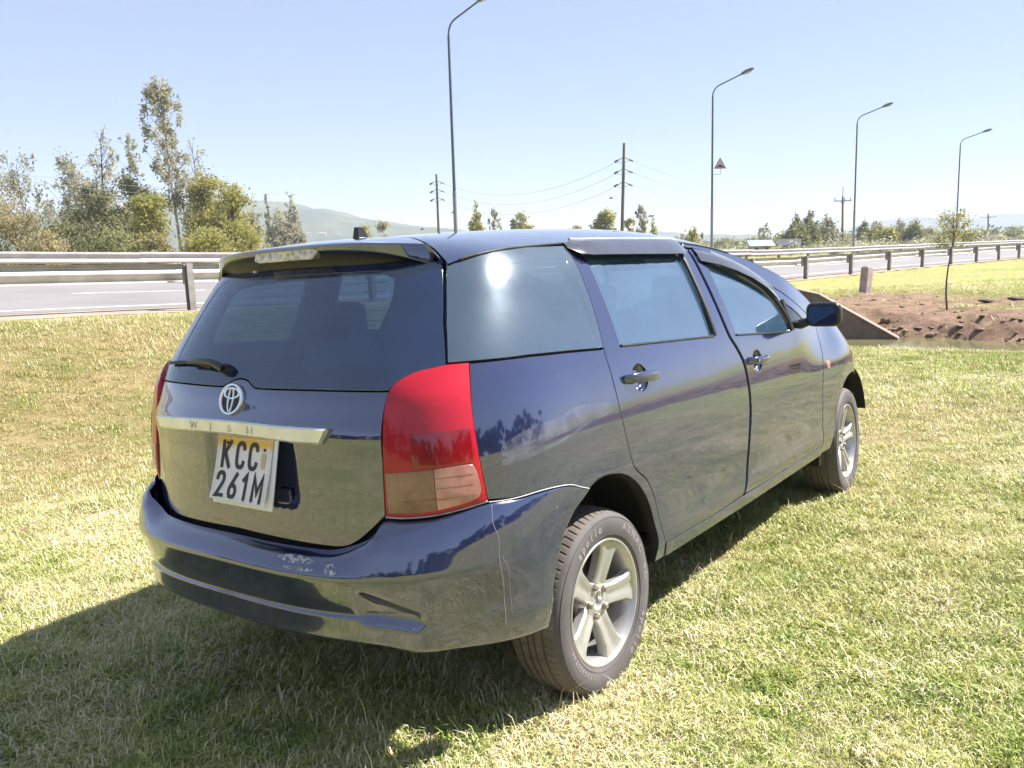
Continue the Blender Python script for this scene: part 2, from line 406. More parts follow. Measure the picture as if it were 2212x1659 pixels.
for i, (px, py, r_, sx_, lab) in enumerate(((2132, 668, .10, 2.6, 'dark flat lump of mud lying on the bank right of the sapling'), (2200, 672, .12, 2.4, 'two dark ragged mud lump at the right edge of the bank'), (1912, 700, .085, 1.2, 'pale rock sticking out beside the top of the wing wall'))):
    D_ = [19.0, 18.5, 17.0][i]; P_ = at(px, py, D_); x, y = P_.x, P_.y
    o = bm_obj('rock', rock_mesh(r_, 11 + i, sx_, 1, .38 if i < 2 else .8), m_rockd if i < 2 else m_rock, smooth=True, angle=60); o.location = (x, y, float(ground_z(x, y)) + .03); o.rotation_euler = (0, R(8), R(15))
    tag(o, lab.replace('two dark', 'dark'), 'rock')

# ------------------------------------------------------------------ hills far away
def hill_mat(name, c0, c1):
    k = NT(name); p = k.pos()
    return k.finish(k.pbr(Base_Color=k.ramp(k.noise(.012, 6, .65, p), [(.35, c0), (.65, c1)]), Roughness=1, Specular_IOR_Level=0, Normal=k.bump(k.noise(.03, 5, .6, p), 1, 6)))
m_hill = hill_mat('wooded_hill', (.045, .06, .03), (.11, .12, .06))
def hill(name, prof, dist, depth, seed, label=None):
    """prof: (px, py) crest as seen; a ridge with real depth at distance dist"""
    pts = [at(px, py, dist) for px, py in prof]
    xs = np.array([p.x for p in pts]); zs = np.array([p.z for p in pts])
    X = np.linspace(xs[0], xs[-1], 170); Z = np.interp(X, xs, zs)
    Z = Z + (vnoise(X / dist * 60, X * 0, 1.0, seed) - .5) * dist * .004 + (vnoise(X / dist * 260, X * 0, 1, seed + 2) - .5) * dist * .0022
    rows = np.linspace(0, 1, 16); v = []; 
    for r in rows:
        h = math.sin(math.pi * r) ** .8
        y = dist + (r - .5) * 2 * depth
        zz = -3 + (Z + 3) * h * (1 + .10 * (vnoise(X / dist * 25, X * 0 + r * 6, 1, seed + 5) - .5) * (1 if abs(r - .5) > .05 else 0))
        v.append(np.stack([X, np.full_like(X, y), zz], -1))
    V_ = np.concatenate(v); n = len(X)
    I_ = np.arange(n * len(rows)).reshape(len(rows), n)
    F_ = np.stack([I_[:-1, :-1], I_[:-1, 1:], I_[1:, 1:], I_[1:, :-1]], -1).reshape(-1, 4)
    return tag(big_mesh(name, V_, F_, m_hill), kind='structure')
hill('hills', [(-900, 520), (-400, 480), (0, 462), (300, 446), (560, 436), (640, 440), (700, 452), (780, 470), (870, 484), (960, 494), (1060, 508), (1160, 528)], 1500, 380, 3)
hill('hills', [(600, 540), (900, 500), (1100, 507), (1300, 505), (1400, 502), (1480, 504), (1600, 509), (1750, 514), (1900, 512), (2300, 506), (2700, 500)], 2100, 300, 9)
hill('mountains', [(1750, 512), (1850, 496), (1900, 478), (1990, 471), (2080, 474), (2150, 467), (2212, 468), (2400, 462), (2700, 470)], 3000, 400, 14)

# ------------------------------------------------------------------ trees
def leaf_mat(name, c0, c1, trans=.45):
    k = NT(name); ge = k.n('ShaderNodeNewGeometry'); at2 = k.n('ShaderNodeAttribute', attribute_name='tint')
    c = k.ramp(k.math('ADD', k.math('MULTIPLY', at2.outputs['Fac'], .7), k.math('MULTIPLY', k.noise(.5, 3, .5, ge.outputs['Position']), .3)), [(.2, c0), (.8, c1)])
    d = k.n('ShaderNodeBsdfDiffuse', {'Color': c, 'Roughness': .6}); t = k.n('ShaderNodeBsdfTranslucent', {'Color': k.mix(.5, c, k.mix(1, c, (1.0, 1.0, .45), 'MULTIPLY'))})
    mx = k.n('ShaderNodeMixShader', {0: trans}); k.set(mx.inputs[1], d); k.set(mx.inputs[2], t)
    return k.finish(mx)
L_GREEN = leaf_mat('leaves_yellow_green', (.23, .225, .085), (.52, .48, .21))
L_DARK = leaf_mat('leaves_dark_green', (.17, .18, .10), (.38, .37, .21))
L_GREY = leaf_mat('leaves_grey_green', (.30, .29, .25), (.52, .49, .42))
L_BROWN = leaf_mat('leaves_dry_brown', (.28, .24, .15), (.50, .43, .28))
m_bark = simple('tree_bark', (.42, .37, .31), .9, var=.35, scale=3)
m_barkd = simple('dark_bark', (.10, .08, .065), .9, var=.35, scale=3)
def leaves(clumps, n, size, seed, flat=1.0):
    """clumps: (x,y,z,r,rz); n leaf-sized faces spread through them"""
    r = np.random.default_rng(seed); C_ = np.array(clumps); w = C_[:, 3] ** 2 * C_[:, 4]; idx = r.choice(len(C_), n, p=w / w.sum())
    d = r.normal(size=(n, 3)); d /= np.linalg.norm(d, axis=1)[:, None]; rad = np.abs(r.normal(.62, .33, n))
    c = C_[idx]; P_ = c[:, :3] + d * rad[:, None] * np.stack([c[:, 3], c[:, 3], c[:, 4]], 1)
    a = r.normal(size=(n, 3)); a[:, 2] *= flat; a /= np.linalg.norm(a, axis=1)[:, None]
    b = np.cross(a, r.normal(size=(n, 3))); b /= np.linalg.norm(b, axis=1)[:, None]
    s_ = size * r.uniform(.55, 1.5, n)[:, None]
    V_ = np.stack([P_ - a * s_, P_ + b * s_ * .42, P_ + a * s_, P_ - b * s_ * .42], 1).reshape(-1, 3)
    F_ = np.arange(4 * n).reshape(n, 4)
    t_ = np.clip(r.normal(.5, .2, n) + (r.random(len(C_))[idx] - .5) * .5, 0, 1)
    return V_, F_, np.repeat(t_, 4)
tree_id = 0
def tree(name, loc, h, clumps, n, size, mat, label, group=None, trunk_r=.12, lean=(0, 0), bark=None, limbs=True, cat='tree', trunk_top=.9):
    """clumps given in (x, y, z) metres from the base, before the lean"""
    global tree_id; tree_id += 1
    root = empty(name, loc, 0, label, cat, group); r = np.random.default_rng(100 + tree_id)
    lx, ly = lean
    def ax(z):
      u = z / h
      if name == 'sapling': return Vector((lx * u * u - .05 * math.sin(math.pi * u * 1.3), .02 * math.sin(9 * u), z))
      return Vector((lx * (1.45 * u if u < .55 else .80 + (u - .55) * .45) + .04 * h * math.sin(u * 4 + tree_id) * .35, ly * u, z))
    bm = bmesh.new(); pts = [ax(z) for z in np.linspace(-.3, h * trunk_top, 9)]
    bm_tube(bm, pts, [trunk_r * (1 - .85 * i / 8) for i in range(9)], 7)
    if limbs:
        for c in clumps:
            if c[3] < .12: continue
            tip = Vector(c[:3]) + Vector((ax(c[2]).x, ly * c[2] / h, 0)); z0 = max(.1 * h, c[2] - abs(Vector((c[0], c[1])).length) * .9 - .4)
            st = ax(min(z0, h * trunk_top)); mid = st.lerp(tip, .5) + Vector((0, 0, -.06 * (tip - st).length))
            rr_ = max(.012, trunk_r * .32 * (1 - z0 / h * .5)); bm_tube(bm, [st, mid, tip], [rr_, rr_ * .6, rr_ * .25], 5, False)
    bm_obj('trunk', bm, bark or m_bark, root, smooth=True, angle=80)
    cl = [(c[0] + ax(c[2]).x, c[1] + ly * c[2] / h, c[2], c[3], c[4]) for c in clumps]
    V_, F_, T_ = leaves(cl, n, size, 500 + tree_id)
    o = big_mesh('crown', V_, F_, mat, root, False); at_ = o.data.attributes.new('tint', 'FLOAT', 'POINT'); at_.data.foreach_set('value', T_.astype(np.float32))
    return root
def bushy(h, w, seed, k=26, z0=.12):
    k = int(k * 1.5)
    r = np.random.default_rng(seed); out = []
    for i in range(k):
        a = r.uniform(0, 6.28); z = r.uniform(z0, .93); prof = math.sin(math.pi * min(1, (z - z0 * .6) / (1.04 - z0 * .6)) ** .75) ** .6
        rad = w / 2 * prof * r.uniform(.25, .85); cr = w * r.uniform(.15, .27)
        out.append((rad * math.cos(a), rad * math.sin(a), z * h, cr, cr * r.uniform(.6, .95)))
    return out
def spire(h, w, seed, k=34, z0=.15, pw=.8, drop=.0):
    r = np.random.default_rng(seed); out = []
    for i in range(k):
        z = z0 + (1 - z0) * (i + r.random()) / k; rad = w / 2 * (1.02 - z) ** pw * r.uniform(.3, 1); a = r.uniform(0, 6.28)
        cr = max(.16, w * .30 * (1.15 - z) * r.uniform(.7, 1.3)); out.append((rad * math.cos(a), rad * math.sin(a), z * h, cr, cr * r.uniform(.8, 1.7)))
    return out
def wispy(h, w, seed, k=30, z0=.3):
    """open crown: small upright tufts at the ends of long branches"""
    r = np.random.default_rng(seed); out = []
    for i in range(k):
        z = r.uniform(z0, 1.0); a = r.uniform(0, 6.28); rad = w / 2 * math.sin(math.pi * (z - z0 * .8) / (1.1 - z0 * .8)) ** .7 * r.uniform(.2, 1)
        cr = w * r.uniform(.05, .11); out.append((rad * math.cos(a), rad * math.sin(a), z * h, cr, cr * r.uniform(1.6, 3.2)))
    return out
def place(px, dist, ytop):
    b = at(px, 560, dist); z0 = float(np.clip(lerp(float(ground_z(b.x, b.y, False)), -.3, sst(90, 260, math.hypot(b.x, b.y))), -3, 3)); t = at(px, ytop, dist)
    return (b.x, b.y, z0), t.z - z0
GL = 'trees beyond the road on the left'
def w_of(px_w, dist): return px_w / F_PX * dist
spec = [
 # name, px, dist, ytop, px width, kind, leaves, size, material, label, trunk radius, lean px
 ('casuarina_tree', 62, 62, 322, 140, 'wispy', 3200, .11, L_GREY, 'thin see-through grey tree at the left edge of the photo, above the brown bushes', .09, 0),
 ('casuarina_tree', 150, 66, 350, 130, 'wispy', 3600, .12, L_GREY, 'ragged grey tree leaning right, between the leftmost thin tree and the tall dark spire', .10, 20),
 ('slender_tree', 241, 64, 262, 105, 'spire', 6800, .12, L_GREY, 'tall narrow grey-green spire, second highest tree of the left group', .14, 0),
 ('slender_tree', 295, 70, 295, 60, 'wispy', 1900, .12, L_GREY, 'small airy treetop between the tall narrow spire and the highest leaning tree', .09, 0),
 ('eucalyptus_tree', 405, 60, 183, 92, 'euca', 4600, .12, L_GREY, 'highest tree of all, with a bare pale leaning trunk and a wispy top', .13, -33),
 ('slender_tree', 430, 66, 291, 80, 'spire', 3600, .12, L_GREY, 'narrow grey-green tree just right of the highest leaning tree', .11, 6),
 ('bushy_tree', 40, 56, 428, 150, 'bushy', 9000, .12, L_BROWN, 'wide brown-green bush at the left edge of the photo behind the guardrail', .12, 0),
 ('bushy_tree', 150, 55, 462, 110, 'bushy', 7000, .12, L_DARK, 'dark green bush between the brown bush and the tall spire', .12, 0),
 ('bushy_tree', 225, 58, 372, 115, 'bushy', 12000, .12, L_DARK, 'large dark green tree at the foot of the tall narrow spire', .18, 0),
 ('bushy_tree', 300, 60, 372, 120, 'bushy', 10000, .12, L_DARK, 'broad dark tree top left of the bare leaning trunk', .16, 0),
 ('bushy_tree', 330, 54, 412, 110, 'bushy', 9000, .12, L_GREEN, 'yellow-green bushy tree directly left of the bare leaning trunk', .14, 0),
 ('bushy_tree', 452, 60, 368, 112, 'bushy', 12000, .12, L_GREEN, 'dense yellow-green tree directly right of the bare leaning trunk', .18, 0),
 ('bushy_tree', 510, 57, 385, 110, 'bushy', 12500, .12, L_GREEN, 'rightmost big yellow-green tree of the left group', .18, 0),
 ('bushy_tree', 555, 66, 448, 60, 'bushy', 3000, .12, L_GREY, 'small pale bush at the right foot of the big yellow-green tree', .1, 0),
 ('low_bush', 100, 50, 492, 110, 'bushy', 6000, .11, L_BROWN, 'low dry bush behind the guardrail in front of the dark green bush', .06, 0),
 ('low_bush', 255, 50, 488, 130, 'bushy', 7000, .11, L_DARK, 'low green bush behind the guardrail below the tall narrow spire', .06, 0),
 ('low_bush', 340, 50, 503, 70, 'bushy', 4200, .11, L_BROWN, 'low brownish bush at the foot of the bare leaning trunk', .06, 0),
 ('low_bush', 455, 50, 490, 120, 'bushy', 6500, .11, L_GREEN, 'low yellow-green bush behind the guardrail left of the car', .06, 0),
 ('pine_tree', 586, 120, 420, 20, 'spire', 1300, .2, L_DARK, 'thin dark conifer standing alone right of the left tree group', .12, 0),
 ('slender_tree', 637, 120, 414, 38, 'spire', 3400, .2, L_GREY, 'grey-green tall tree, right one of the hazy pair before the hill', .16, 0),
 ('bushy_tree', 612, 118, 448, 66, 'bushy', 4200, .2, L_GREY, 'hazy grey-green bush low between the thin conifer and its taller neighbour', .14, 0),
 ('bushy_tree', 786, 130, 484, 44, 'bushy', 2600, .2, L_GREEN, 'small round yellow-green bush just right of the roof antenna', .1, 0),
 ('bushy_tree', 828, 140, 478, 40, 'bushy', 2600, .2, L_GREY, 'small grey bush beside the yellow-green bush above the spoiler', .1, 0),
 ('bushy_tree', 1030, 120, 427, 50, 'spirew', 4600, .2, L_GREEN, 'yellow-green upright tree just right of the tallest street lamp pole', .16, 0),
 ('slender_tree', 1070, 140, 455, 32, 'wispy', 1100, .2, L_GREY, 'faint grey tree right of the yellow-green upright tree', .1, 0),
 ('bushy_tree', 1112, 135, 468, 30, 'bushy', 1700, .2, L_DARK, 'small dark bush left part of the pair above the middle of the roof', .1, 0),
 ('bushy_tree', 1136, 130, 457, 46, 'bushy', 3200, .2, L_GREEN, 'round green tree right part of the pair above the middle of the roof', .12, 0),
 ('low_bush', 1245, 140, 486, 50, 'bushy', 1800, .2, L_GREEN, 'low flat bush just showing over the roof line', .08, 0),
 ('bushy_tree', 1308, 125, 454, 58, 'bushy', 5200, .2, L_GREEN, 'dense round tree directly left of the big utility pole', .16, 0),
 ('bushy_tree', 1357, 130, 468, 30, 'bushy', 1700, .2, L_GREEN, 'small green tree directly right of the big utility pole', .1, 0),
 ('slender_tree', 1385, 135, 450, 36, 'wispy', 1300, .2, L_GREY, 'bare grey spindly tree right of the big utility pole', .1, 0),
 ('slender_tree', 1412, 130, 466, 26, 'spirew', 1900, .2, L_GREEN, 'narrow green tree at the right end of the cluster by the big utility pole', .1, 0),
 ('low_bush', 1500, 95, 498, 44, 'wispyw', 1500, .14, L_GREEN, 'ragged low bush beside the foot of the street lamp with the triangular sign', .06, 0),
 ('slender_tree', 1650, 110, 484, 30, 'wispy', 420, .15, L_GREY, 'small bare sapling above the blue roof', .05, 0),
 ('casuarina_tree', 1716, 125, 464, 62, 'spirew', 8000, .2, L_DARK, 'left tree of the dark casuarina clump beyond the guardrail', .16, 0),
 ('casuarina_tree', 1747, 128, 454, 56, 'spirew', 9000, .2, L_DARK, 'tallest dark casuarina in the clump beside the crossarm pole', .16, 0),
 ('casuarina_tree', 1784, 130, 462, 58, 'spirew', 7000, .2, L_GREY, 'greyer right-hand casuarina of the clump left of the crossarm pole', .16, 0),
 ('casuarina_tree', 1866, 160, 470, 46, 'spirew', 4200, .24, L_DARK, 'dark pointed tree just right of the third street lamp', .14, 0),
 ('casuarina_tree', 1893, 165, 474, 42, 'spirew', 3400, .24, L_GREY, 'grey pointed tree between two dark pointed trees right of the third street lamp', .14, 0),
 ('bushy_tree', 1918, 150, 496, 60, 'bushy', 2600, .24, L_GREEN, 'low wide pale green bush right of the third street lamp', .12, 0),
 ('casuarina_tree', 1940, 165, 470, 42, 'spirew', 2800, .24, L_GREY, 'faint grey pointed tree left of the darkest small conifer', .14, 0),
 ('casuarina_tree', 1974, 150, 470, 56, 'spirew', 5200, .24, L_DARK, 'darkest small conifer left of the sapling crown', .16, 0),
 ('bushy_tree', 2006, 170, 492, 36, 'bushy', 1200, .24, L_GREY, 'faint grey bush between the darkest small conifer and the sapling crown', .12, 0),
 ('bushy_tree', 2056, 62, 452, 104, 'bushy', 3000, .085, L_GREEN, 'pale green loose-crowned tree beyond the guardrail, directly behind the bare sapling', .10, 0),
 ('low_bush', 2095, 120, 505, 50, 'bushy', 1600, .2, L_DARK, 'low dark bush above the guardrail right of the sapling crown', .08, 0),
 ('low_bush', 2150, 170, 514, 60, 'bushy', 1200, .24, L_GREY, 'low hazy bush beneath the far crossarm pole', .08, 0),
 ('low_bush', 2205, 140, 511, 30, 'bushy', 900, .22, L_GREEN, 'low green bush at the right edge of the photo above the guardrail', .08, 0),
]
for i, (nm, px, dist, yt, pw, kind, nl, sz, mt, lab, tr, lean) in enumerate(spec):
    loc, h = place(px, dist, yt); w = w_of(pw, dist); sd = 900 + i
    if kind == 'bushy': cl = bushy(h, w, sd, 30 if h > 3 else 18, .10 if dist < 100 else .05)
    elif kind == 'spire': cl = spire(h, w * 1.15, sd, 46, .22, .38)
    elif kind == 'spirew': cl = spire(h, w, sd, 34, .08, .7)
    elif kind == 'wispy': cl = wispy(h, w, sd, 46, .34)
    elif kind == 'wispyw': cl = wispy(h, w, sd, 26, .1)
    elif kind == 'euca':
        cl = [c for c in wispy(h, w * 1.1, sd, 66, .40)] + [(r_ * .25, 0, z_ * h, .42, .55) for r_, z_ in ((-1, .95), (1, .9), (0, .82), (.8, .78), (-1, .70))]
    if kind == 'bushy' and dist < 100: nl = int(nl * .72); sz *= .85
    tree(nm, loc, h, cl, nl, sz, mt, lab, GL if px < 600 else 'scattered trees along the horizon', tr, (w_of(lean, dist), 0), m_bark if kind == 'euca' else m_barkd)
# the sapling on the bank
b = at(2045, 685, 17.2); sz0 = float(ground_z(b.x, b.y)); hs = at(2058, 448, 17.2).z - sz0
cl = []
r_ = np.random.default_rng(4)
for i in range(12):
    a = r_.uniform(0, 6.28); z = r_.uniform(.66, .99); rd = .13 * math.sin(math.pi * min(1, (z - .62) / .42)) ** .6 * r_.uniform(.2, 1)
    cl.append((rd * math.cos(a) + .05, rd * math.sin(a), z * hs, r_.uniform(.03, .07), r_.uniform(.04, .09)))
tree('sapling', (b.x, b.y, sz0), hs, cl, 150, .028, L_GREEN, 'young sapling with a thin crooked nearly bare stem on the brown bank', None, .024, (.16, 0), m_barkd, trunk_top=.98)
# a belt of trees and scrub behind the camera (seen in the paint of the car)
cls = []
for i in range(900):
    a = R(r_.uniform(150, 410)) if i % 2 else R(r_.uniform(170, 350)); d = r_.uniform(48, 62); hh = r_.uniform(.5, 8.5) * (.6 + .6 * float(vnoise(np.array(a * 6.0), np.array(0.), 1)))
    x, y = d * math.cos(a), d * math.sin(a)
    if y > 6: continue
    c_ = r_.uniform(.8, 1.9); cls.append((x, y, hh, c_, c_ * .8))
V_, F_, T_ = leaves(cls, 120000, .42, 77)
o = big_mesh('tree_belt', V_, F_, leaf_mat('leaves_shadowy', (.018, .024, .022), (.050, .058, .045), .05), None, False); a_ = o.data.attributes.new('tint', 'FLOAT', 'POINT'); a_.data.foreach_set('value', T_.astype(np.float32))
tag(o, 'belt of dense dark trees and scrub behind the viewpoint', 'tree belt', kind='stuff')
# far woods on the plain
def wood(pxs, dist, y0, n, seed, size, lab, wr=None):
    r = np.random.default_rng(seed); c_ = []
    for i in range(n):
        px = r.uniform(*pxs); d = dist * r.uniform(.9, 1.15); p_ = at(px, y0, d); w = r.uniform(*wr) if wr else d * .0072 * r.uniform(.6, 1.5); c_.append((p_.x, p_.y, -.3 + w * .5, w, w * r.uniform(.5, 1.0)))
    V_, F_, T_ = leaves(c_, n * 110, size, seed + 1); o = big_mesh('scrub' if wr else 'far_wood', V_, F_, L_GREY if wr else L_DARK, None, False); a_ = o.data.attributes.new('tint', 'FLOAT', 'POINT'); a_.data.foreach_set('value', T_.astype(np.float32))
    tag(o, lab, 'woodland', kind='stuff')
wood((-300, 1500), 330, 530, 190, 31, .8, 'distant line of woodland on the plain at the left')
wood((1350, 2500), 250, 520, 230, 32, .6, 'distant line of woodland on the plain at the right')

wood((545, 1650), 105, 530, 150, 33, .20, 'low grey-green scrub beyond the road, seen behind the roof of the car', (.55, 1.2))
wood((1600, 2400), 105, 520, 150, 34, .20, 'low grey-green scrub beyond the far guardrail at the right', (.55, 1.3))
# ------------------------------------------------------------------ street lamps
m_lampd = simple('grey_lamp_steel', (.10, .115, .15), .5, .4, var=.2, scale=2)
m_lampb = simple('grey_lamp_base', (.24, .25, .27), .55, .3, var=.2, scale=2)
m_lens = simple('lamp_glass', (.35, .36, .36), .2)
def lamp(px, Z, ybend, label, ang_lean, armlen=1.5, first=[None]):
    b = at(px, 530, Z); z0 = float(ground_z(b.x, b.y, False)); H = at(px, ybend, Z).z - z0
    root = empty('street_lamp', (b.x, b.y, z0), math.atan2(-DS, DC), label, 'street lamp', 'street lamps beyond the far guardrail')
    bm = bmesh.new(); bm_tube(bm, [(0, 0, -.3), (0, 0, H * .34)], [.088, .082], 12); bm_obj('pole_base', bm, m_lampb, root, smooth=True)
    bm = bmesh.new(); bm_tube(bm, [(0, 0, H * .34), (0, 0, H * .8), (0, 0, H - .55)], [.064, .055, .05], 12); bm_obj('pole', bm, m_lampd, root, smooth=True)
    pts = [(0, 0, H - .56)]
    for a_ in range(0, 7): t = a_ / 6 * R(73); pts.append((.55 * (1 - math.cos(t)), 0, H - .55 + .55 * math.sin(t)))
    e = Vector(pts[-1]); dr = Vector((math.cos(R(16)), 0, math.sin(R(16)))); pts.append(tuple(e + dr * armlen))
    bm = bmesh.new(); bm_tube(bm, pts, .036, 10); bm_obj('arm', bm, m_lampd, root, smooth=True)
    bm = bmesh.new(); r = bmesh.ops.create_uvsphere(bm, u_segments=16, v_segments=10, radius=1)
    rot = Matrix.Rotation(-R(15), 4, 'Y'); c_ = e + dr * (armlen + .30)
    bmesh.ops.transform(bm, matrix=Matrix.Translation(c_) @ rot @ Matrix.Diagonal((.42, .16, .10, 1)), verts=r['verts'])
    hd = bm_obj('lamp_head', bm, m_lampd, root, smooth=True)
    bm = bmesh.new(); r = bmesh.ops.create_uvsphere(bm, u_segments=14, v_segments=8, radius=1)
    bmesh.ops.transform(bm, matrix=Matrix.Translation(c_ + Vector((.05, 0, -.045))) @ rot @ Matrix.Diagonal((.26, .12, .08, 1)), verts=r['verts'])
    bm_obj('lens', bm, m_lens, hd, smooth=True)
    root.rotation_euler = (0, 0, math.atan2(-DS, DC))
    root.rotation_mode = 'XYZ'; root.rotation_euler.x = 0
    return root, H
lamp(986, 36.5, 44, 'nearest street lamp, its arm cut by the top edge of the photo', 0)
l2, H2 = lamp(1537.5, 50.8, 186, 'street lamp carrying the triangular warning sign', 0)
lamp(1843.5, 65.1, 250, 'third street lamp, standing right beside the crossarm pole', 0)
lamp(2064, 79.4, 300, 'farthest street lamp at the right, rising behind the sapling', 0)
# warning sign on the second lamp
m_signr = simple('sign_red', (.30, .085, .075), .6, var=.2); m_signw = simple('sign_white', (.50, .47, .45), .6, var=.1); m_signk = simple('sign_black', (.03, .03, .03), .6)
pb = at(1537.5, 378, 50.8); ps = at(1556, 352, 50.7)
sg = empty('warning_sign', (pb.x, pb.y, pb.z), 0, 'triangular road hump warning sign bracketed to the side of a street lamp', 'road sign')
dx_ = ps.x - pb.x; dz_ = at(1556, 364, 50.7).z - pb.z; zt = at(1556, 340, 50.7).z - pb.z
bm = bmesh.new(); bm_tube(bm, [(0, 0, 0), (dx_ + .03, 0, .04), (dx_ + .03, 0, dz_ + .1)], .018, 8); bm_obj('bracket', bm, m_lampb, sg, smooth=True)
def tri(s_): hgt = zt - dz_; cx, cz = dx_, dz_ + hgt * .37; return [(cx + s_ * x, cz + s_ * z) for x, z in ((-hgt * .57, -hgt * .37), (hgt * .57, -hgt * .37), (0, hgt * .63))]
bm = bmesh.new(); prism(bm, tri(1), -.05, -.035); pl = bm_obj('sign_plate', bm, m_signr, sg)
bm = bmesh.new(); prism(bm, tri(.74), -.056, -.051); bm_obj('white_field', bm, m_signw, pl)
t_ = tri(.62); w0 = t_[1][0] - t_[0][0]; hump = [(t_[0][0] + w0 * u, t_[0][1] + .03 + (.11 * math.sin(math.pi * min(1, max(0, (u - .12) / .76))) ** 1.3)) for u in np.linspace(0, 1, 15)]
bm = bmesh.new(); prism(bm, [(t_[0][0], t_[0][1]), *hump, (t_[1][0], t_[1][1])], -.062, -.057); bm_obj('hump_symbol', bm, m_signk, pl)

# ------------------------------------------------------------------ utility poles and wires
m_wood = simple('utility_pole_wood', (.13, .11, .095), .9, var=.3, scale=2); m_ins = simple('insulator', (.10, .085, .08), .4)
def upole(px, dist, ytop, label, arms, pxb=None, r0=.17):
    b = at(pxb or px, 560, dist); z0 = -.3; t = at(px, ytop, dist); H = t.z - z0; lean = t.x - b.x
    root = empty('utility_pole', (b.x, b.y, z0), 0, label, 'utility pole', 'wooden power poles beyond the road')
    bm = bmesh.new(); bm_tube(bm, [(0, 0, -.3), (lean, 0, H)], [r0, r0 * .62], 12); bm_obj('pole', bm, m_wood, root, smooth=True)
    tips = []
    for kind, y in arms:
        z = at(px, y, dist).z - z0; xc = lean * z / H
        bm = bmesh.new()
        if kind == 'V':
            for s_ in (-1, 1): bm_tube(bm, [(xc, 0, z + .15), (xc + s_ * (.72 if s_ < 0 else .55), 0, z - .30 if s_ < 0 else z - .12)], .030, 6); bm_tube(bm, [(xc, 0, z - .32), (xc + s_ * (.72 if s_ < 0 else .55), 0, z - .29 if s_ < 0 else z - .12)], .014, 6)
            tips += [(b.x + xc - .72, b.y, z0 + z - .30), (b.x + xc + .55, b.y, z0 + z - .12)]
            a_ = bm_obj('crossarm', bm, m_wood, root)
            for s_ in (-1, 1):
                bm = bmesh.new(); bm_tube(bm, [(xc + s_ * .42, 0, z - .06), (xc + s_ * .50, 0, z - .10), (xc + s_ * .78, 0, z - .22)], [.03, .065, .055], 8); bm_obj('insulator', bm, m_ins, a_, smooth=True)
        else:
            w = 1.55 * dist / 150 * .9
            bm_box(bm, xc, 0, z, 2 * w, .12, .14); bm_tube(bm, [(xc - .55 * w * .4, 0, z - .05), (xc, 0, z - .75)], .03, 6); bm_tube(bm, [(xc + .55 * w * .4, 0, z - .05), (xc, 0, z - .75)], .03, 6)
            a_ = bm_obj('crossarm', bm, m_wood, root)
            for sx in (-w * .95, w * .22, w * .95):
                bm = bmesh.new(); bm_tube(bm, [(xc + sx, 0, z + .05), (xc + sx, 0, z + .38)], [.05, .09], 8); bm_obj('insulator', bm, m_ins, a_, smooth=True)
                tips.append((b.x + xc + sx, b.y, z0 + z + .4))
    return root, tips
A_, tA = upole(942.5, 96, 376, 'utility pole with three small crossarms just left of the nearest street lamp', [('V', 393), ('V', 411), ('V', 429)], 950)
B_, tB = upole(1348, 74, 309, 'big utility pole with three crossarms above the middle window of the car', [('V', 343), ('V', 368), ('V', 396)], 1342)
C_, tC = upole(1820.5, 130, 424, 'power pole with one long crossarm left of the third street lamp', [('T', 434)], 1819, .2)
bm = bmesh.new(); b_ = at(1820.5, 424, 130); b2 = at(1821, 404, 130); bm_tube(bm, [(0, 0, 0), (0, 0, b2.z - b_.z)], .05, 6)
o = bm_obj('lightning_rod', bm, m_lampd, C_); o.location = Vector((b_.x, b_.y, b_.z)) - C_.location
D__, tD = upole(2134.5, 250, 461, 'faint far crossarm pole near the right edge of the photo', [('T', 469)], 2133, .28)
m_wire = simple('power_wire', (.22, .23, .25), .6)
def wire(a, b, sag, lab, r=.017):
    bm = bmesh.new(); a = Vector(a); b = Vector(b); pts = [a.lerp(b, t) - Vector((0, 0, sag * 4 * t * (1 - t))) for t in np.linspace(0, 1, 26)]
    bm_tube(bm, pts, r, 4); o = bm_obj('power_line', bm, m_wire); tag(o, lab, 'power line', 'power lines between the poles')
names = ['top', 'middle', 'bottom']
for i in range(3):
    wire(tA[2 * i + 1], tB[2 * i], 1.9, f'{names[i]} one of the three sagging wires between the two poles with three crossarms', .014)
    e = at(1910, (455, 470, 486)[i], 105); wire(tB[2 * i + 1], tuple(e), 1.5, f'{names[i]} one of the faint wires running right from the big utility pole', .011)
    e = at(-150, (352, 364, 378)[i], 45); wire(tA[2 * i], tuple(e), 1.2, f'{names[i]} one of the pale wires crossing in front of the left trees', .011)
m_bird = simple('dark_feathers', (.02, .02, .022), .7)
for px, py, d, lab in ((1320, 427, 60, 'small dark bird in the air just left of the big utility pole'), (1404, 466, 60, 'small dark bird above the narrow green tree right of the big pole'), (979, 458, 60, 'small dark bird beside the nearest street lamp pole'), (912, 494, 60, 'small dark bird low over the car roof')):
    bm = bmesh.new(); bm_tube(bm, [(-.03, 0, -.17), (-.01, 0, -.08), (0, 0, .0), (.01, 0, .10), (.03, 0, .17)], [.01, .045, .06, .04, .015], 8)
    for s_ in (-1, 1):
        q = [bm.verts.new(c_) for c_ in ((0, s_ * .03, .06), (0, s_ * .03, -.08), (.02, s_ * .22, -.14), (.03, s_ * .26, -.05))]; bm.faces.new(q)
    o = bm_obj('bird', bm, m_bird); o.location = at(px, py, d); o.rotation_euler = (0, R(20), R(60)); o.scale = (.6, .6, .6); tag(o, lab, 'bird', 'small dark birds over the field')

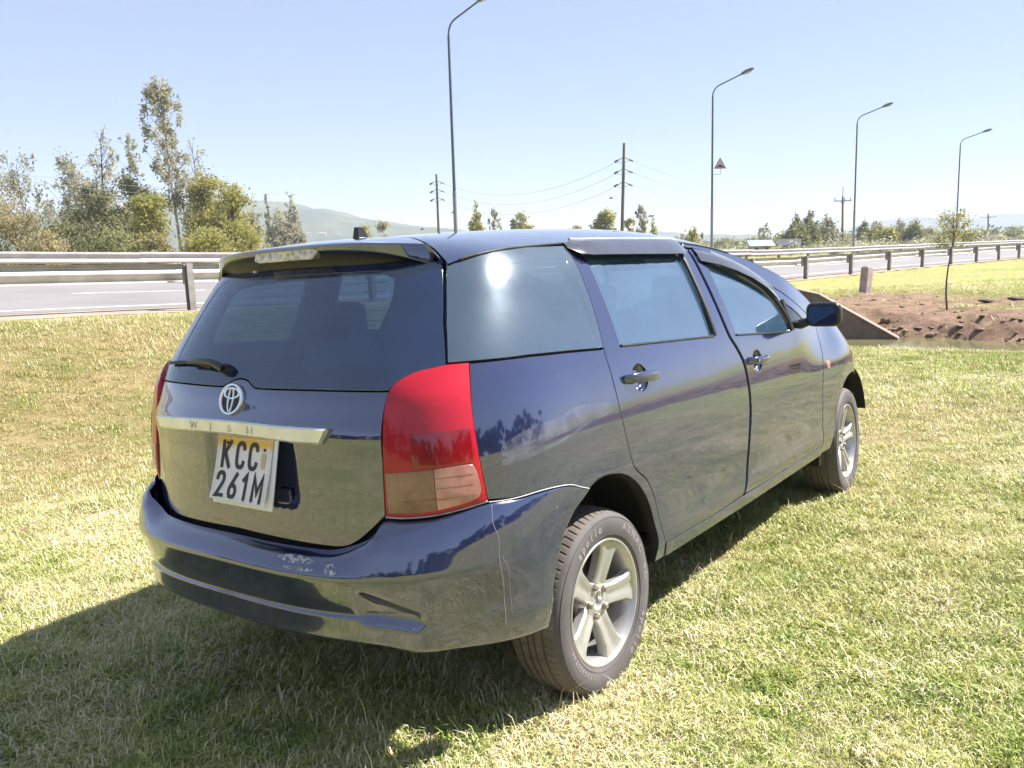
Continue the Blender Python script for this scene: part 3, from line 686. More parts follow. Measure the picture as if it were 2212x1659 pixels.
# ------------------------------------------------------------------ houses far off
m_wallw = simple('pale_render', (.42, .39, .36), .9); m_blue = simple('blue_roof_sheet', (.30, .42, .50), .5, var=.1); m_darkr = simple('dark_roof_sheet', (.09, .09, .10), .6); m_redr = simple('pale_roof_sheet', (.30, .25, .23), .6); m_win = simple('dark_window', (.05, .06, .07), .3)
def house(px, dist, ybase, ytop, pw, roof, wallm, label, rz=.2, z0=None):
    b = at(px, ybase, dist); zb = b.z if z0 is None else z0; w = w_of(pw, dist); H = at(px, ytop, dist).z - zb
    root = empty('house', (b.x, b.y, zb), rz, label, 'house', 'far houses'); d = w * .6; hw = H * .55
    bm = bmesh.new(); bm_box(bm, 0, 0, hw / 2 - .5, w, d, hw + 1); bm_obj('wall', bm, wallm, root)
    bm = bmesh.new(); o_ = .35
    v = [bm.verts.new(c_) for c_ in ((-w / 2 - o_, -d / 2 - o_, hw), (w / 2 + o_, -d / 2 - o_, hw), (w / 2 + o_, d / 2 + o_, hw), (-w / 2 - o_, d / 2 + o_, hw), (-w / 2 - o_, 0, H), (w / 2 + o_, 0, H))]
    for f in ((0, 1, 5, 4), (2, 3, 4, 5), (0, 4, 3), (1, 2, 5), (0, 3, 2, 1)): bm.faces.new([v[i] for i in f])
    bm_obj('roof', bm, roof, root)
    bm = bmesh.new(); bm_box(bm, 0, 0, 0, w * .14, .1, hw * .4); wo_ = bm_obj('window', bm, m_win, root); wo_.location = (-w * .25, -d / 2 - .02, hw * .55)
    w2 = wo_.copy(); col.objects.link(w2); w2.parent = root; w2.location.x = w * .25
house(1640, 100, 546, 519, 42, m_blue, m_wallw, 'house with a pale blue sheet roof beyond the guardrail', .1)
house(1704, 104, 546, 516, 36, m_darkr, m_wallw, 'low building with a dark sloping roof right of the blue roof', -.25)
for px, y0, y1, pw, rf, lab in ((668, 508, 499, 10, m_redr, 'white house at the foot of the hill, leftmost of three'), (696, 507, 500, 20, m_redr, 'wide pale house at the foot of the hill, middle of three'), (732, 508, 502, 10, m_redr, 'small pale house at the foot of the hill, right of the wide one')):
    house(px, 900, y0, y1 + 2, pw * .7, rf, m_wallw, lab, .1)

# ------------------------------------------------------------------ the car
def interp(x, tab):
    if x <= tab[0][0]: return tab[0][1]
    for i in range(len(tab) - 1):
        a, b = tab[i], tab[i + 1]
        if x <= b[0]:
            p0 = tab[i - 1] if i > 0 else a; p3 = tab[i + 2] if i + 2 < len(tab) else b
            h = b[0] - a[0]; d = (b[1] - a[1]) / h
            m1 = (b[1] - p0[1]) / (b[0] - p0[0]) if i > 0 else d
            m2 = (p3[1] - a[1]) / (p3[0] - a[0]) if i + 2 < len(tab) else d
            u = (x - a[0]) / h; u2 = u * u; u3 = u2 * u
            return (2 * u3 - 3 * u2 + 1) * a[1] + (u3 - 2 * u2 + u) * h * m1 + (-2 * u3 + 3 * u2) * b[1] + (u3 - u2) * h * m2
    return tab[-1][1]
def ss1(a, b, x):
    u = min(1, max(0, (x - a) / (b - a))); return u * u * (3 - 2 * u)
HALF_W = [(.12, .775), (.2, .80), (.30, .818), (.36, .831), (.42, .846), (.50, .8425), (.60, .8465), (.75, .8475), (.9, .840), (1.0, .828), (1.08, .812), (1.15, .792), (1.25, .755), (1.35, .712), (1.42, .680), (1.47, .648), (1.51, .615), (1.6, .545)]
X_REAR = [(.12, .20), (.3, .12), (.5, .10), (.66, .105), (.8, .107), (.95, .118), (1.03, .13), (1.1, .145), (1.16, .175), (1.25, .24), (1.35, .318), (1.45, .40), (1.6, .53)]
X_FRONT = [(.12, 4.3), (.3, 4.46), (.5, 4.5), (.65, 4.46), (.8, 4.33), (.95, 4.12), (1.1, 3.95), (1.6, 3.9)]
X0, X1, TR, TF = .85, 3.4, 1.3, 1.4
T1 = TR + X1 - X0
def _smooth_table(tab, lo, hi, n=300, w=.02):
    """finely sampled and slightly smoothed copy of a table, so highlights flow"""
    zs = np.linspace(lo, hi, n); v = np.array([interp(z, tab) for z in zs]); k = int(w / ((hi - lo) / n)) * 2 + 1; ker = np.hanning(k + 2)[1:-1]; ker /= ker.sum()
    v = np.convolve(np.pad(v, k // 2, mode='edge'), ker, 'valid'); return zs, v
_hw = _smooth_table(HALF_W, .10, 1.62, 400, .035); _xr = _smooth_table(X_REAR, .10, 1.62, 400, .035); _xf = _smooth_table(X_FRONT, .10, 1.62, 400, .035)
def HW(z): return float(np.interp(z, *_hw))
def XR(z): return float(np.interp(z, *_xr))
def XF(z): return float(np.interp(z, *_xf))
def side(t, z):
    """side of the body: t runs from the rear centre line round the right side to the nose, about in metres"""
    s = 1 if t >= 0 else -1; t = abs(t); w = HW(z) - .055 * ss1(.80, 1.04, z) * ss1(3.25, 3.9, t)
    if t <= TR:
        ph = t / TR * math.pi / 2; a = X0 - XR(z); n = 3.3; c, q = max(math.cos(ph), 0), math.sin(ph)
        r = ((c / a) ** n + (q / w) ** n) ** (-1 / n); x = X0 - r * c; y = r * q; x += .08 * y * y * c
    elif t <= T1: x = X0 + t - TR; y = w
    else:
        ph = min((t - T1) / TF, 1) * math.pi / 2; a = XF(z) - X1; n = 2.7; c, q = max(math.cos(ph), 1e-9), math.sin(ph)
        r = ((q / a) ** n + (c / w) ** n) ** (-1 / n); x = X1 + r * q; y = r * c
    return (x, -s * y, z)
def nrm(f, t, z, e=3e-3):
    a, b = f(t + e, z), f(t - e, z); c, d = f(t, z + e), f(t, z - e)
    u = [a[i] - b[i] for i in range(3)]; v = [c[i] - d[i] for i in range(3)]
    n = (u[1] * v[2] - u[2] * v[1], u[2] * v[0] - u[0] * v[2], u[0] * v[1] - u[1] * v[0]); l = math.sqrt(sum(k * k for k in n)) or 1
    return tuple(k / l for k in n)
def offs(f, o):
    if not callable(o):
        o_ = o; o = lambda t, z: o_
    def g(t, z):
        p = f(t, z); n = nrm(f, t, z); d = o(t, z); return tuple(p[i] + n[i] * d for i in range(3))
    return g
GUT = [(.40, 1.40), (.54, 1.468), (.7, 1.495), (.9, 1.505), (1.15, 1.510), (1.6, 1.508), (2.0, 1.49), (2.35, 1.44), (2.8, 1.327), (3.18, 1.180), (3.44, 1.05), (3.78, .955), (4.08, .83), (4.26, .70), (4.40, .56)]
CREST = [(.40, 1.49), (.6, 1.558), (.8, 1.574), (1.2, 1.588), (1.6, 1.592), (2.0, 1.585), (2.3, 1.562), (2.5, 1.525), (2.8, 1.42), (3.1, 1.285), (3.4, 1.13), (3.66, 1.01), (3.8, .985), (4.0, .94), (4.2, .865), (4.35, .76), (4.46, .6)]
def roof(x, u):
    g = interp(x, GUT); c = interp(x, CREST); w = HW(g) - .055 * ss1(.80, 1.04, g) * ss1(3.25, 3.9, x + .45 + max(0, x - X1) * .35)
    if x < X0: k_ = min(1, max(0, (X0 - x) / (X0 - XR(g)))); w *= max(0, (1 - k_ ** 3.3)) ** (1 / 3.3)
    if x > X1: k_ = min(.999, (x - X1) / (XF(g) - X1)); w *= max(0.001, (1 - k_ ** 2.7)) ** (1 / 2.7)
    return (x, -w * u, g + (c - g) * (1 - abs(u) ** 2.4))
def t_for_x(x, z):
    a, b = 0.0, T1 + TF
    for _ in range(40):
        m = (a + b) / 2
        if side(m, z)[0] < x: a = m
        else: b = m
    return (a + b) / 2
def gut_pts(x0, x1, n, dz=0.0):
    return [(t_for_x(x, interp(x, GUT)), interp(x, GUT) + dz) for x in np.linspace(x0, x1, n)]
def spl(pts, n=6):
    """smooth curve through pts"""
    if len(pts) < 3: return list(pts)
    out = []; P = [pts[0]] + list(pts) + [pts[-1]]
    for i in range(1, len(P) - 2):
        for k_ in range(n):
            u = k_ / n; u2, u3 = u * u, u * u * u
            out.append(tuple(.5 * (2 * P[i][j] + (P[i + 1][j] - P[i - 1][j]) * u + (2 * P[i - 1][j] - 5 * P[i][j] + 4 * P[i + 1][j] - P[i + 2][j]) * u2 + (-P[i - 1][j] + 3 * P[i][j] - 3 * P[i + 1][j] + P[i + 2][j]) * u3) for j in range(2)))
    out.append(tuple(pts[-1])); return out
def resample(poly, step):
    out = []; n = len(poly)
    for i in range(n):
        a, b = poly[i], poly[(i + 1) % n]; L = math.hypot(b[0] - a[0], b[1] - a[1])
        if L < 1e-5: continue
        m = max(1, round(L / step))
        for k_ in range(m): out.append((a[0] + (b[0] - a[0]) * k_ / m, a[1] + (b[1] - a[1]) * k_ / m))
    return out
def area(p): return sum(p[i][0] * p[(i + 1) % len(p)][1] - p[(i + 1) % len(p)][0] * p[i][1] for i in range(len(p))) / 2
def inset(poly, d):
    if area(poly) < 0: poly = poly[::-1]
    n = len(poly); out = []
    for i in range(n):
        a, b, c = poly[i - 1], poly[i], poly[(i + 1) % n]
        u = (b[0] - a[0], b[1] - a[1]); v = (c[0] - b[0], c[1] - b[1]); lu = math.hypot(*u) or 1; lv = math.hypot(*v) or 1
        n1 = (-u[1] / lu, u[0] / lu); n2 = (-v[1] / lv, v[0] / lv); m = (n1[0] + n2[0], n1[1] + n2[1]); k_ = max(.5, (m[0] ** 2 + m[1] ** 2) / 2)
        out.append((b[0] + m[0] * d / k_, b[1] + m[1] * d / k_))
    return out
def inside(p, poly):
    c = False; n = len(poly); x, y = p; j = n - 1
    for i in range(n):
        xi, yi = poly[i]; xj, yj = poly[j]
        if (yi > y) != (yj > y) and x < (xj - xi) * (y - yi) / (yj - yi) + xi: c = not c
        j = i
    return c
def dist_poly(P, poly):
    a = np.array(poly); b = np.roll(a, -1, 0); d = b - a; L = (d ** 2).sum(1) + 1e-12
    t = np.clip(((P[:, None, :] - a) * d).sum(2) / L, 0, 1); q = a + t[..., None] * d; return np.sqrt(((P[:, None, :] - q) ** 2).sum(2)).min(1)
def panel(name, fn, poly, mat, parent, gap=.0033, res=.035, thick=.014, holes=(), edge=.014, mirror=False, fine=None):
    """a body panel: region poly of the surface fn, with turned-in edges"""
    poly = inset(resample(poly, edge), gap); holes = [inset(resample(h, edge), -gap) for h in holes]
    loops = [poly] + holes; V2 = []; E2 = []; lr = []
    for lp in loops:
        b = len(V2); V2 += [Vector(p) for p in lp]; m = len(lp); E2 += [(b + i, b + (i + 1) % m) for i in range(m)]; lr.append((b, m))
    A_ = np.array(poly); lo, hi = A_.min(0), A_.max(0); g = []
    for i, x in enumerate(np.arange(lo[0] + res * .5, hi[0], res)):
        for z in np.arange(lo[1] + res * (.25 + .5 * (i % 2)), hi[1], res):
            if inside((x, z), poly) and not any(inside((x, z), h) for h in holes): g.append((x, z))
    if fine:
        ft, fz, fr_, fs = fine
        g = [p for p in g if math.hypot(p[0] - ft, p[1] - fz) > fr_]
        g += [(ft + r_ * math.cos(a), fz + r_ * math.sin(a)) for r_ in np.arange(0, fr_, fs) for a in np.linspace(0, 2 * math.pi, max(1, int(6.28 * r_ / fs)), endpoint=False)]
    if g:
        G = np.array(g); ok = np.ones(len(G), bool)
        for lp in loops: ok &= dist_poly(G, lp) > min(res * .45, .008)
        V2 += [Vector(p) for p in G[ok]]
    r = geometry.delaunay_2d_cdt(V2, E2, [], 0, 1e-7)
    vo, fo = r[0], r[2]
    # keep only triangles inside
    F_ = []
    for f in fo:
        c = ((vo[f[0]][0] + vo[f[1]][0] + vo[f[2]][0]) / 3, (vo[f[0]][1] + vo[f[1]][1] + vo[f[2]][1]) / 3)
        if inside(c, poly) and not any(inside(c, h) for h in holes): F_.append(list(f))
    P3 = [fn(v[0], v[1]) for v in vo]; N3 = [nrm(fn, v[0], v[1]) for v in vo]
    # orient the triangles along the outward normal
    out = []
    for f in F_:
        a, b, c = (Vector(P3[i]) for i in f[:3]); n = (b - a).cross(c - a)
        out.append(f if n.dot(Vector(N3[f[0]])) > 0 else f[::-1])
    nv = len(P3)
    if thick:
        ec = {}
        for f in out:
            for i in range(len(f)): a, b = f[i], f[(i + 1) % len(f)]; ec[(a, b)] = 1
        bd = [(a, b) for (a, b) in ec if (b, a) not in ec]
        for a, b in bd:
            pa, pb = Vector(P3[a]), Vector(P3[b]); na, nb = Vector(N3[a]), Vector(N3[b]); i0 = len(P3)
            latt = (pb - pa).cross(na).normalized()
            r_ = .0025
            P3 += [tuple(pa), tuple(pb), tuple(pb - nb * r_ + latt * r_ * .6), tuple(pa - na * r_ + latt * r_ * .6), tuple(pb - nb * thick), tuple(pa - na * thick)]
            n1 = (na + latt * .35).normalized(); n2 = (nb + latt * .35).normalized(); n3 = (nb * .25 + latt).normalized()
            N3 += [tuple(n1), tuple(n2), tuple(n3), tuple(n3), tuple(latt), tuple(latt)]
            out += [[i0 + 1, i0, i0 + 3, i0 + 2], [i0 + 2, i0 + 3, i0 + 5, i0 + 4]]
    if mirror:
        P3 = [(p[0], -p[1], p[2]) for p in P3]; N3 = [(n[0], -n[1], n[2]) for n in N3]; out = [f[::-1] for f in out]
    return mesh_obj(name, P3, out, mat, parent, True, N3)
def both(*a, **k): return panel(*a, **k), panel(*a, mirror=True, **k)

# --- materials of the car
k = NT('dark_blue_car_paint'); v = k.obj()
n1 = k.noise(1.1, 5, .6, v); dust = k.noise(5, 6, .7, v); fine = k.noise(160, 2, .5, v)
c = k.ramp(n1, [(.3, (.010, .018, .078)), (.7, (.016, .028, .115))])
sp = k.n('ShaderNodeSeparateXYZ', {0: v}); low = k.n('ShaderNodeMapRange', {0: sp.outputs[2], 1: .62, 2: .28, 3: 0.0, 4: 1.0}).outputs[0]
dm = k.math('MULTIPLY', k.math('ADD', k.math('MULTIPLY', low, .33), .05), k.ramp(dust, [(.3, .2), (.75, 1)]))
c2 = k.mix(dm, c, (.25, .235, .215))
scr = k.n('ShaderNodeMapping', {'Vector': v, 'Scale': (2.5, 2.5, 60)}); scn = k.noise(2.2, 4, .6, scr.outputs[0])
scm = k.ramp(scn, [(.70, 0), (.73, .22), (.76, 0)]); c3 = k.mix(scm, c2, (.35, .35, .42))
chips = k.ramp(k.noise(42, 2, .5, v), [(.775, 0), (.79, .7)], 'LINEAR'); c3 = k.mix(chips, c3, (.5, .5, .52))
ro = k.math('ADD', k.math('MULTIPLY', dm, .9), .10)
wav = k.bump(k.noise(2.6, 2, .4, v), .10, .02); fl = k.bump(fine, .015, .001, wav)
m_paint = k.finish(k.pbr(Base_Color=c3, Metallic=.5, Roughness=k.math('ADD', ro, .05), IOR=1.8, Coat_Weight=1.0, Coat_Roughness=k.math('MULTIPLY_ADD', dm, .30, .025), Coat_IOR=2.02, Normal=fl, Coat_Normal=wav))
m_black = simple('black_trim', (.012, .012, .014), .38, var=.3, scale=10)
m_rub = simple('black_rubber', (.010, .010, .012), .55, var=.3)
m_under = simple('underbody', (.012, .011, .010), .9, var=.4)
m_int = simple('dark_cloth', (.022, .023, .030), .9, var=.4, scale=14)
m_int2 = simple('grey_headliner', (.10, .10, .105), .9, var=.1)
def glass(name, tint, refl, dust_sky_amt, dcol=(.45, .5, .55), drough=.13, grough=.012):
    k = NT(name); v = k.obj(); lw = k.math('MULTIPLY_ADD', k.math('POWER', k.n('ShaderNodeLayerWeight', {'Blend': .5}).outputs['Facing'], 5.0), .94, .05)
    fac = k.math('ADD', k.math('MULTIPLY', lw, 1.0), refl, clamp=True)
    wv_ = k.bump(k.noise(2.2, 2, .4, v), .035, .02)
    tr = k.n('ShaderNodeBsdfTransparent', {'Color': tint}); gl = k.n('ShaderNodeBsdfGlossy', {'Color': (.96, .98, 1), 'Roughness': grough, 'Normal': wv_})
    m1 = k.n('ShaderNodeMixShader', {0: fac}); k.set(m1.inputs[1], tr); k.set(m1.inputs[2], gl)
    df = k.n('ShaderNodeBsdfDiffuse', {'Color': dcol}); ds_ = k.n('ShaderNodeBsdfGlossy', {'Color': (.75, .86, .95), 'Roughness': drough})  # blue diffuse colour carries painted sky reflection along with the window dust
    dn = k.math('MULTIPLY', k.ramp(k.noise(4.5, 6, .65, v), [(.3, .6), (.8, 1)]), dust_sky_amt)
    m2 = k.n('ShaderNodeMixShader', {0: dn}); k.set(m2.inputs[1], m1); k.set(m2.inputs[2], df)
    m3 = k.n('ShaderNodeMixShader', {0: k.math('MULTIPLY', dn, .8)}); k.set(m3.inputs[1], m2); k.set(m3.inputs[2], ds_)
    return k.finish(m3)
G_REAR = glass('rear_window_glass', (.42, .56, .68), .02, .14, (.02, .085, .36))  # blue layer puts the sky's reflection into the glass colour
G_SIDE = glass('mirrored_window_film', (.20, .30, .38), .17, .15, (.22, .44, .72))  # light blue layer adds reflected sky to the film's own colour
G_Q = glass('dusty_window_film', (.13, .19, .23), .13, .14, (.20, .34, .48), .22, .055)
m_frit = glass('dark_glass_border', (0, 0, 0), .02, .14, (.02, .085, .36))  # same painted sky blue as the rear pane
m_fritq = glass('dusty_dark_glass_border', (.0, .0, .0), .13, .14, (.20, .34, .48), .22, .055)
G_CLEAR = glass('windscreen_glass', (.35, .40, .40), .02, .02)
k = NT('chrome'); v = k.obj()
m_chrome = k.finish(k.pbr(Base_Color=(.80, .79, .77), Metallic=1, Roughness=k.ramp(k.noise(30, 4, .6, v), [(.3, .10), (.7, .28)])))
k = NT('dull_plated_plastic'); v = k.obj()
m_bar = k.finish(k.pbr(Base_Color=k.ramp(k.noise(9, 5, .65, v), [(.3, (.70, .68, .60)), (.7, (.86, .85, .80))]), Metallic=.55, Roughness=k.ramp(k.noise(22, 5, .7, v), [(.3, .22), (.7, .45)])))
k = NT('red_lens'); v = k.obj(); sp = k.n('ShaderNodeSeparateXYZ', {0: v})
c = k.ramp(k.noise(3.5, 4, .6, v), [(.3, (.32, .006, .018)), (.7, (.50, .016, .035))])
w_ = k.n('ShaderNodeTexWave', {'Vector': v, 'Scale': 22.0, 'Distortion': .3}, bands_direction='Z').outputs[1]
c = k.mix(k.ramp(k.noise(26, 5, .75, v), [(.64, 0), (.74, .55)]), c, (.55, .25, .25))
m_red = k.finish(k.pbr(Base_Color=c, Roughness=.25, IOR=1.3, Coat_Weight=.6, Coat_Roughness=.06, Coat_IOR=1.5, Emission_Color=(.0, .0, .0, 1), Subsurface_Weight=.25, Subsurface_Radius=(.05, .004, .004), Subsurface_Scale=.5, Normal=k.bump(w_, .05, .002)))
m_redd = simple('deep_red_reflector', (.22, .003, .008), .15, var=.3, scale=40, Coat_Weight=.8)
k = NT('clear_lens'); v = k.obj()
c = k.ramp(k.noise(7, 4, .6, v), [(.35, (.34, .13, .125)), (.65, (.58, .30, .29))])
w_ = k.n('ShaderNodeTexWave', {'Vector': v, 'Scale': 30.0}, bands_direction='Z').outputs[1]
m_clear = k.finish(k.pbr(Base_Color=c, Metallic=.35, Roughness=.25, Coat_Weight=1.0, Coat_Roughness=.05, Normal=k.bump(w_, .04, .002)))
k = NT('smoky_lens'); v = k.obj()
m_smoke = k.finish(k.pbr(Base_Color=k.ramp(k.noise(9, 5, .65, v), [(.3, (.13, .05, .042)), (.7, (.28, .16, .12))]), Metallic=.2, Roughness=.25, Coat_Weight=1.0, Coat_Roughness=.05))
k = NT('stop_lamp_lens'); v = k.obj(); vo_ = k.n('ShaderNodeTexVoronoi', {'Vector': v, 'Scale': 45.0}).outputs[0]
m_stop = k.finish(k.pbr(Base_Color=k.ramp(vo_, [(.1, (.30, .28, .25)), (.6, (.62, .60, .56))]), Metallic=.5, Roughness=.25, Coat_Weight=1.0, Normal=k.bump(vo_, .5, .004)))
k = NT('alloy_wheel'); v = k.obj()
c = k.ramp(k.noise(6, 5, .7, v), [(.3, (.40, .39, .375)), (.7, (.58, .565, .55))]); c = k.mix(k.ramp(k.noise(24, 5, .7, v), [(.62, 0), (.72, .7)]), c, (.16, .12, .09))
m_rim = k.finish(k.pbr(Base_Color=c, Metallic=.6, Roughness=.36))
k = NT('tyre_rubber'); v = k.obj()
c = k.ramp(k.noise(5, 5, .65, v), [(.3, (.065, .058, .060)), (.7, (.125, .112, .112))])
m_tyre = k.finish(k.pbr(Base_Color=c, Roughness=.75, Normal=k.bump(k.noise(60, 4, .6, v), .15, .002)))
k = NT('dusty_tread'); v = k.obj()
m_tread = k.finish(k.pbr(Base_Color=k.ramp(k.noise(7, 5, .7, v), [(.3, (.08, .067, .060)), (.7, (.16, .13, .11))]), Roughness=.9))
m_brake = simple('rusty_brake_disc', (.16, .10, .075), .6, .5, var=.4, scale=14)
m_crack = simple('old_filler', (.20, .205, .26), .7)
m_plate = simple('plate_white', (.78, .77, .77), .45, var=.06, scale=14)
m_plate_y = simple('plate_yellow', (.62, .40, .045), .5, var=.2, scale=10)
m_ink = simple('plate_black', (.022, .02, .02), .6, var=.2)
m_scuff = simple('bare_scraped_plastic', (.50, .49, .50), .8, var=.3, scale=50)
m_mirror = simple('mirror_face', (.16, .20, .36), .03, 1.0, var=.05)
m_sill = simple('dusty_sill', (.18, .155, .12), .7, var=.3, scale=10)

car = empty('car', (0, 0, 0), 0, 'dark blue people carrier seen from behind, dusty and scuffed, parked on the grass', 'car')
car.matrix_world = Matrix(((0.6003, -0.79904, -0.0342, -.9004), (0.79974, 0.6001, 0.01719, 2.5272), (0.00679, -0.03767, 0.99927, -.0779), (0, 0, 0, 1)))

LIN = spl([(.573, .777), (.577, .903), (.582, 1.010), (.596, 1.088), (.622, 1.135), (.68, 1.164), (.728, 1.173), (.768, 1.179)])
LOUT = spl([(.833, 1.181), (.815, 1.071), (.817, .947), (.827, .836), (.832, .797)])
LBOT = spl([(.832, .797), (.766, .786), (.693, .776), (.622, .773), (.573, .777)])
GB = spl([(0, .692), (.249, .686), (.43, .682), (.475, .693), (.517, .722), (.573, .777)])
GS = spl([(.606, 1.121), (.39, 1.126), (.125, 1.126), (.085, 1.130), (.04, 1.147), (0, 1.152)], 5)
neg = lambda L: [(-t, z) for t, z in L][::-1]
LIN_low = [p for p in LIN if p[1] < 1.115] + [(.606, 1.121)]
gate_half = GB + LIN_low[1:] + GS[1:]
gate_poly = gate_half + neg(gate_half)[1:-1]
def rec(t, z):
    a = ss1(-.162, -.142, t) * (1 - ss1(.285, .300, t)); b = ss1(.782, .812, z - .06 * max(0, .1 - abs(t))) * (1 - ss1(.985, .995, z))
    hump = .010 * math.exp(-((z - 1.0) / .05) ** 2)
    return hump - .020 * a * b + .006 * ss1(.80, .70, z)
gate_fn = offs(side, rec)
tg = panel('tailgate', gate_fn, gate_poly, m_paint, car, gap=.003, res=.016, edge=.012)

# rear window
LTOP = [p for p in LIN if p[1] > 1.122]
RG = [(.606, 1.121)] + LTOP + [(.787, 1.292), (.815, 1.385), (.836, 1.445), (.845, 1.473), (.70, 1.478), (.4, 1.478), (.0, 1.478)]
RG_right = GS[::-1][:-1] + RG
rg_poly = RG_right + neg(RG_right)[1:-1]
pane = spl([(0, 1.168), (.30, 1.163), (.46, 1.17), (.53, 1.205), (.585, 1.29), (.635, 1.37), (.655, 1.43)]) + [(.60, 1.452), (0, 1.455)]
pane_poly = pane + neg(pane)[1:-1]
fr = panel('rear_window', offs(side, .002), rg_poly, m_frit, car, gap=.003, res=.03, holes=[pane_poly])
panel('pane', offs(side, .0008), pane_poly, G_REAR, fr, gap=-.007, res=.05, thick=0)
for i in range(9):
    z = 1.205 + i * .027; w = interp(z, [(1.17, .46), (1.29, .575), (1.45, .64)]); pts = [side(t, z) for t in np.linspace(-w, w, 26)]
    bm = bmesh.new(); bm_tube(bm, [(p[0] + .003, p[1], p[2]) for p in pts], .0011, 3, False); bm_obj('heater_wire', bm, m_black, fr)

# tail lamps
light = LIN + LOUT + LBOT[1:-1]
clear = spl([(.583, .897), (.70, .903), (.785, .906), (.803, .892), (.812, .85), (.811, .822), (.790, .806), (.70, .789), (.62, .784), (.583, .787)]) 
def bulge(t, z): return .004 + .020 * max(0, math.sin(math.pi * min(1, max(0, (t - .573) / .262)))) ** .8 * ss1(.77, .83, z) * (1 - .6 * ss1(1.08, 1.18, z))
for mir in (False, True):
    lamp_ = panel('tail_light', offs(side, bulge), light, m_red, car, gap=.002, res=.02, thick=.03, mirror=mir)
    panel('reflector', offs(side, lambda t, z: bulge(t, z) + .0012), [(.655, .909), (.800, .912), (.800, 1.005), (.655, 1.0)], m_redd, lamp_, gap=.0, res=.03, thick=.0, mirror=mir)
    c1 = [p for p in clear if p[0] <= .70]; c1 = sorted([p for p in clear if p[1] > .85 and p[0] < .70]) + [(.700, .903), (.700, .789)] + sorted([p for p in clear if p[1] <= .85 and p[0] < .70], reverse=True)
    c2 = [(.703, .789), (.703, .903)] + [p for p in clear if p[0] > .703]
    panel('reversing_lens', offs(side, lambda t, z: bulge(t, z) + .0018), c1, m_smoke, lamp_, gap=.0, res=.03, thick=.004, mirror=mir)
    panel('indicator_lens', offs(side, lambda t, z: bulge(t, z) + .0018), c2, m_clear, lamp_, gap=.0, res=.03, thick=.004, mirror=mir)
    for rz in (.818, .848, .876):
        bm = bmesh.new(); bm_tube(bm, [(x, -y if mir else y, z) for x, y, z in [offs(side, lambda t, z: bulge(t, z) + .0012)(t, rz + .004 * math.sin((t - .6) * 9)) for t in np.linspace(.60, .795, 14)]], .0016, 4); bm_obj('lens_rib', bm, m_smoke, lamp_)
    bm = bmesh.new(); P_ = [offs(side, .001)(t, z - .003) for t, z in LBOT]; bm_tube(bm, [(x, -y if mir else y, z) for x, y, z in P_], .0024, 5); bm_obj('seal', bm, m_scuff, lamp_)

# rear bumper
BT = [(0, .681), (.40, .679), (.46, .688), (.52, .716), (.573, .765), (.62, .764), (.693, .767), (.75, .776), (.84, .788), (.91, .782), (1.02, .782), (1.135, .770), (1.25, .733), (1.32, .73)]
BB = [(0, .437), (.43, .434), (.55, .428), (.65, .402), (.75, .389), (.97, .367), (1.1, .347), (1.5, .34)]
ARCH_R = [(1.016, .30), (1.016, .40), (1.020, .478), (1.054, .575), (1.095, .644), (1.154, .693), (1.249, .733)]
def bumper(t, z):
    n = nrm(side, t, z); a = abs(t); top = interp(a, BT); d = top - z; e = z - interp(a, BB)
    amp = interp(a, [(0, .085), (.5, .085), (.62, .075), (.75, .052), (.9, .030), (1.05, .010), (1.2, .004), (1.6, .003)])
    soft = interp(a, [(0, .030), (.42, .032), (.5, .045), (.6, .085), (.8, .10), (1.1, .12)])
    u = max(0, d / soft); u1 = min(1, u)
    o = .003 + amp * (.62 * math.sqrt(max(0, 1 - (1 - u1) ** 2)) + .38 * ss1(0, 2.2, u))
    o += interp(a, [(0, .009), (.62, .009), (.72, .0), (1.6, 0)]) * (1 - ss1(.066, .080, e)) - .012 * ss1(.12, .0, e)
    o -= .016 * ss1(.50, .53, a) * (1 - ss1(.63, .66, a)) * ss1(.055, .068, e) * (1 - ss1(.085, .115, e - .3 * (.66 - a)))
    o -= .040 * (1 - min(1, max(0, (max(z, .437 + .072) - .48) / .14))) * (1 - ss1(.70, 1.0, a)) - .006 * (1 - ss1(.6, .8, a))
    return (side(t, z)[0] + n[0] * o, side(t, z)[1] + n[1] * o, z + n[2] * o)
def arch_t(z): return float(np.interp(z, [p[1] for p in ARCH_R], [p[0] for p in ARCH_R]))
nc, vr = 150, []
vv_ = [0, .02, .04, .06, .09, .12, .16, .2, .22, .24, .255, .265, .275, .285, .295, .305, .315, .33, .36] + list(np.linspace(.40, .78, 12)) + list(np.linspace(.80, 1.0, 26))
bv, bf = [], []; nr = len(vv_) + 3
for j in range(-nc, nc + 1):
    c = j / nc; sg_ = 1 if c >= 0 else -1
    colp = []
    for v_ in vv_:
        t = abs(c) * 1.12
        for _ in range(3): z = lerp(interp(t, BB), interp(t, BT) - .001, v_); t = abs(c) * arch_t(z)
        colp.append((sg_ * t, z))
    t0, z0 = colp[0]; n = nrm(side, t0, z0); p0 = bumper(t0, z0)
    bv.append((p0[0] - n[0] * .09, p0[1] - n[1] * .09, p0[2] + .03)); bv.append((p0[0] - n[0] * .03, p0[1] - n[1] * .03, p0[2] - .012)); bv.append((p0[0] - n[0] * .008, p0[1] - n[1] * .008, p0[2] - .008))
    bv += [bumper(t, z) for t, z in colp]
for j in range(2 * nc):
    for i in range(nr - 1): a = j * nr + i; bf.append((a, a + nr, a + nr + 1, a + 1)[::-1])
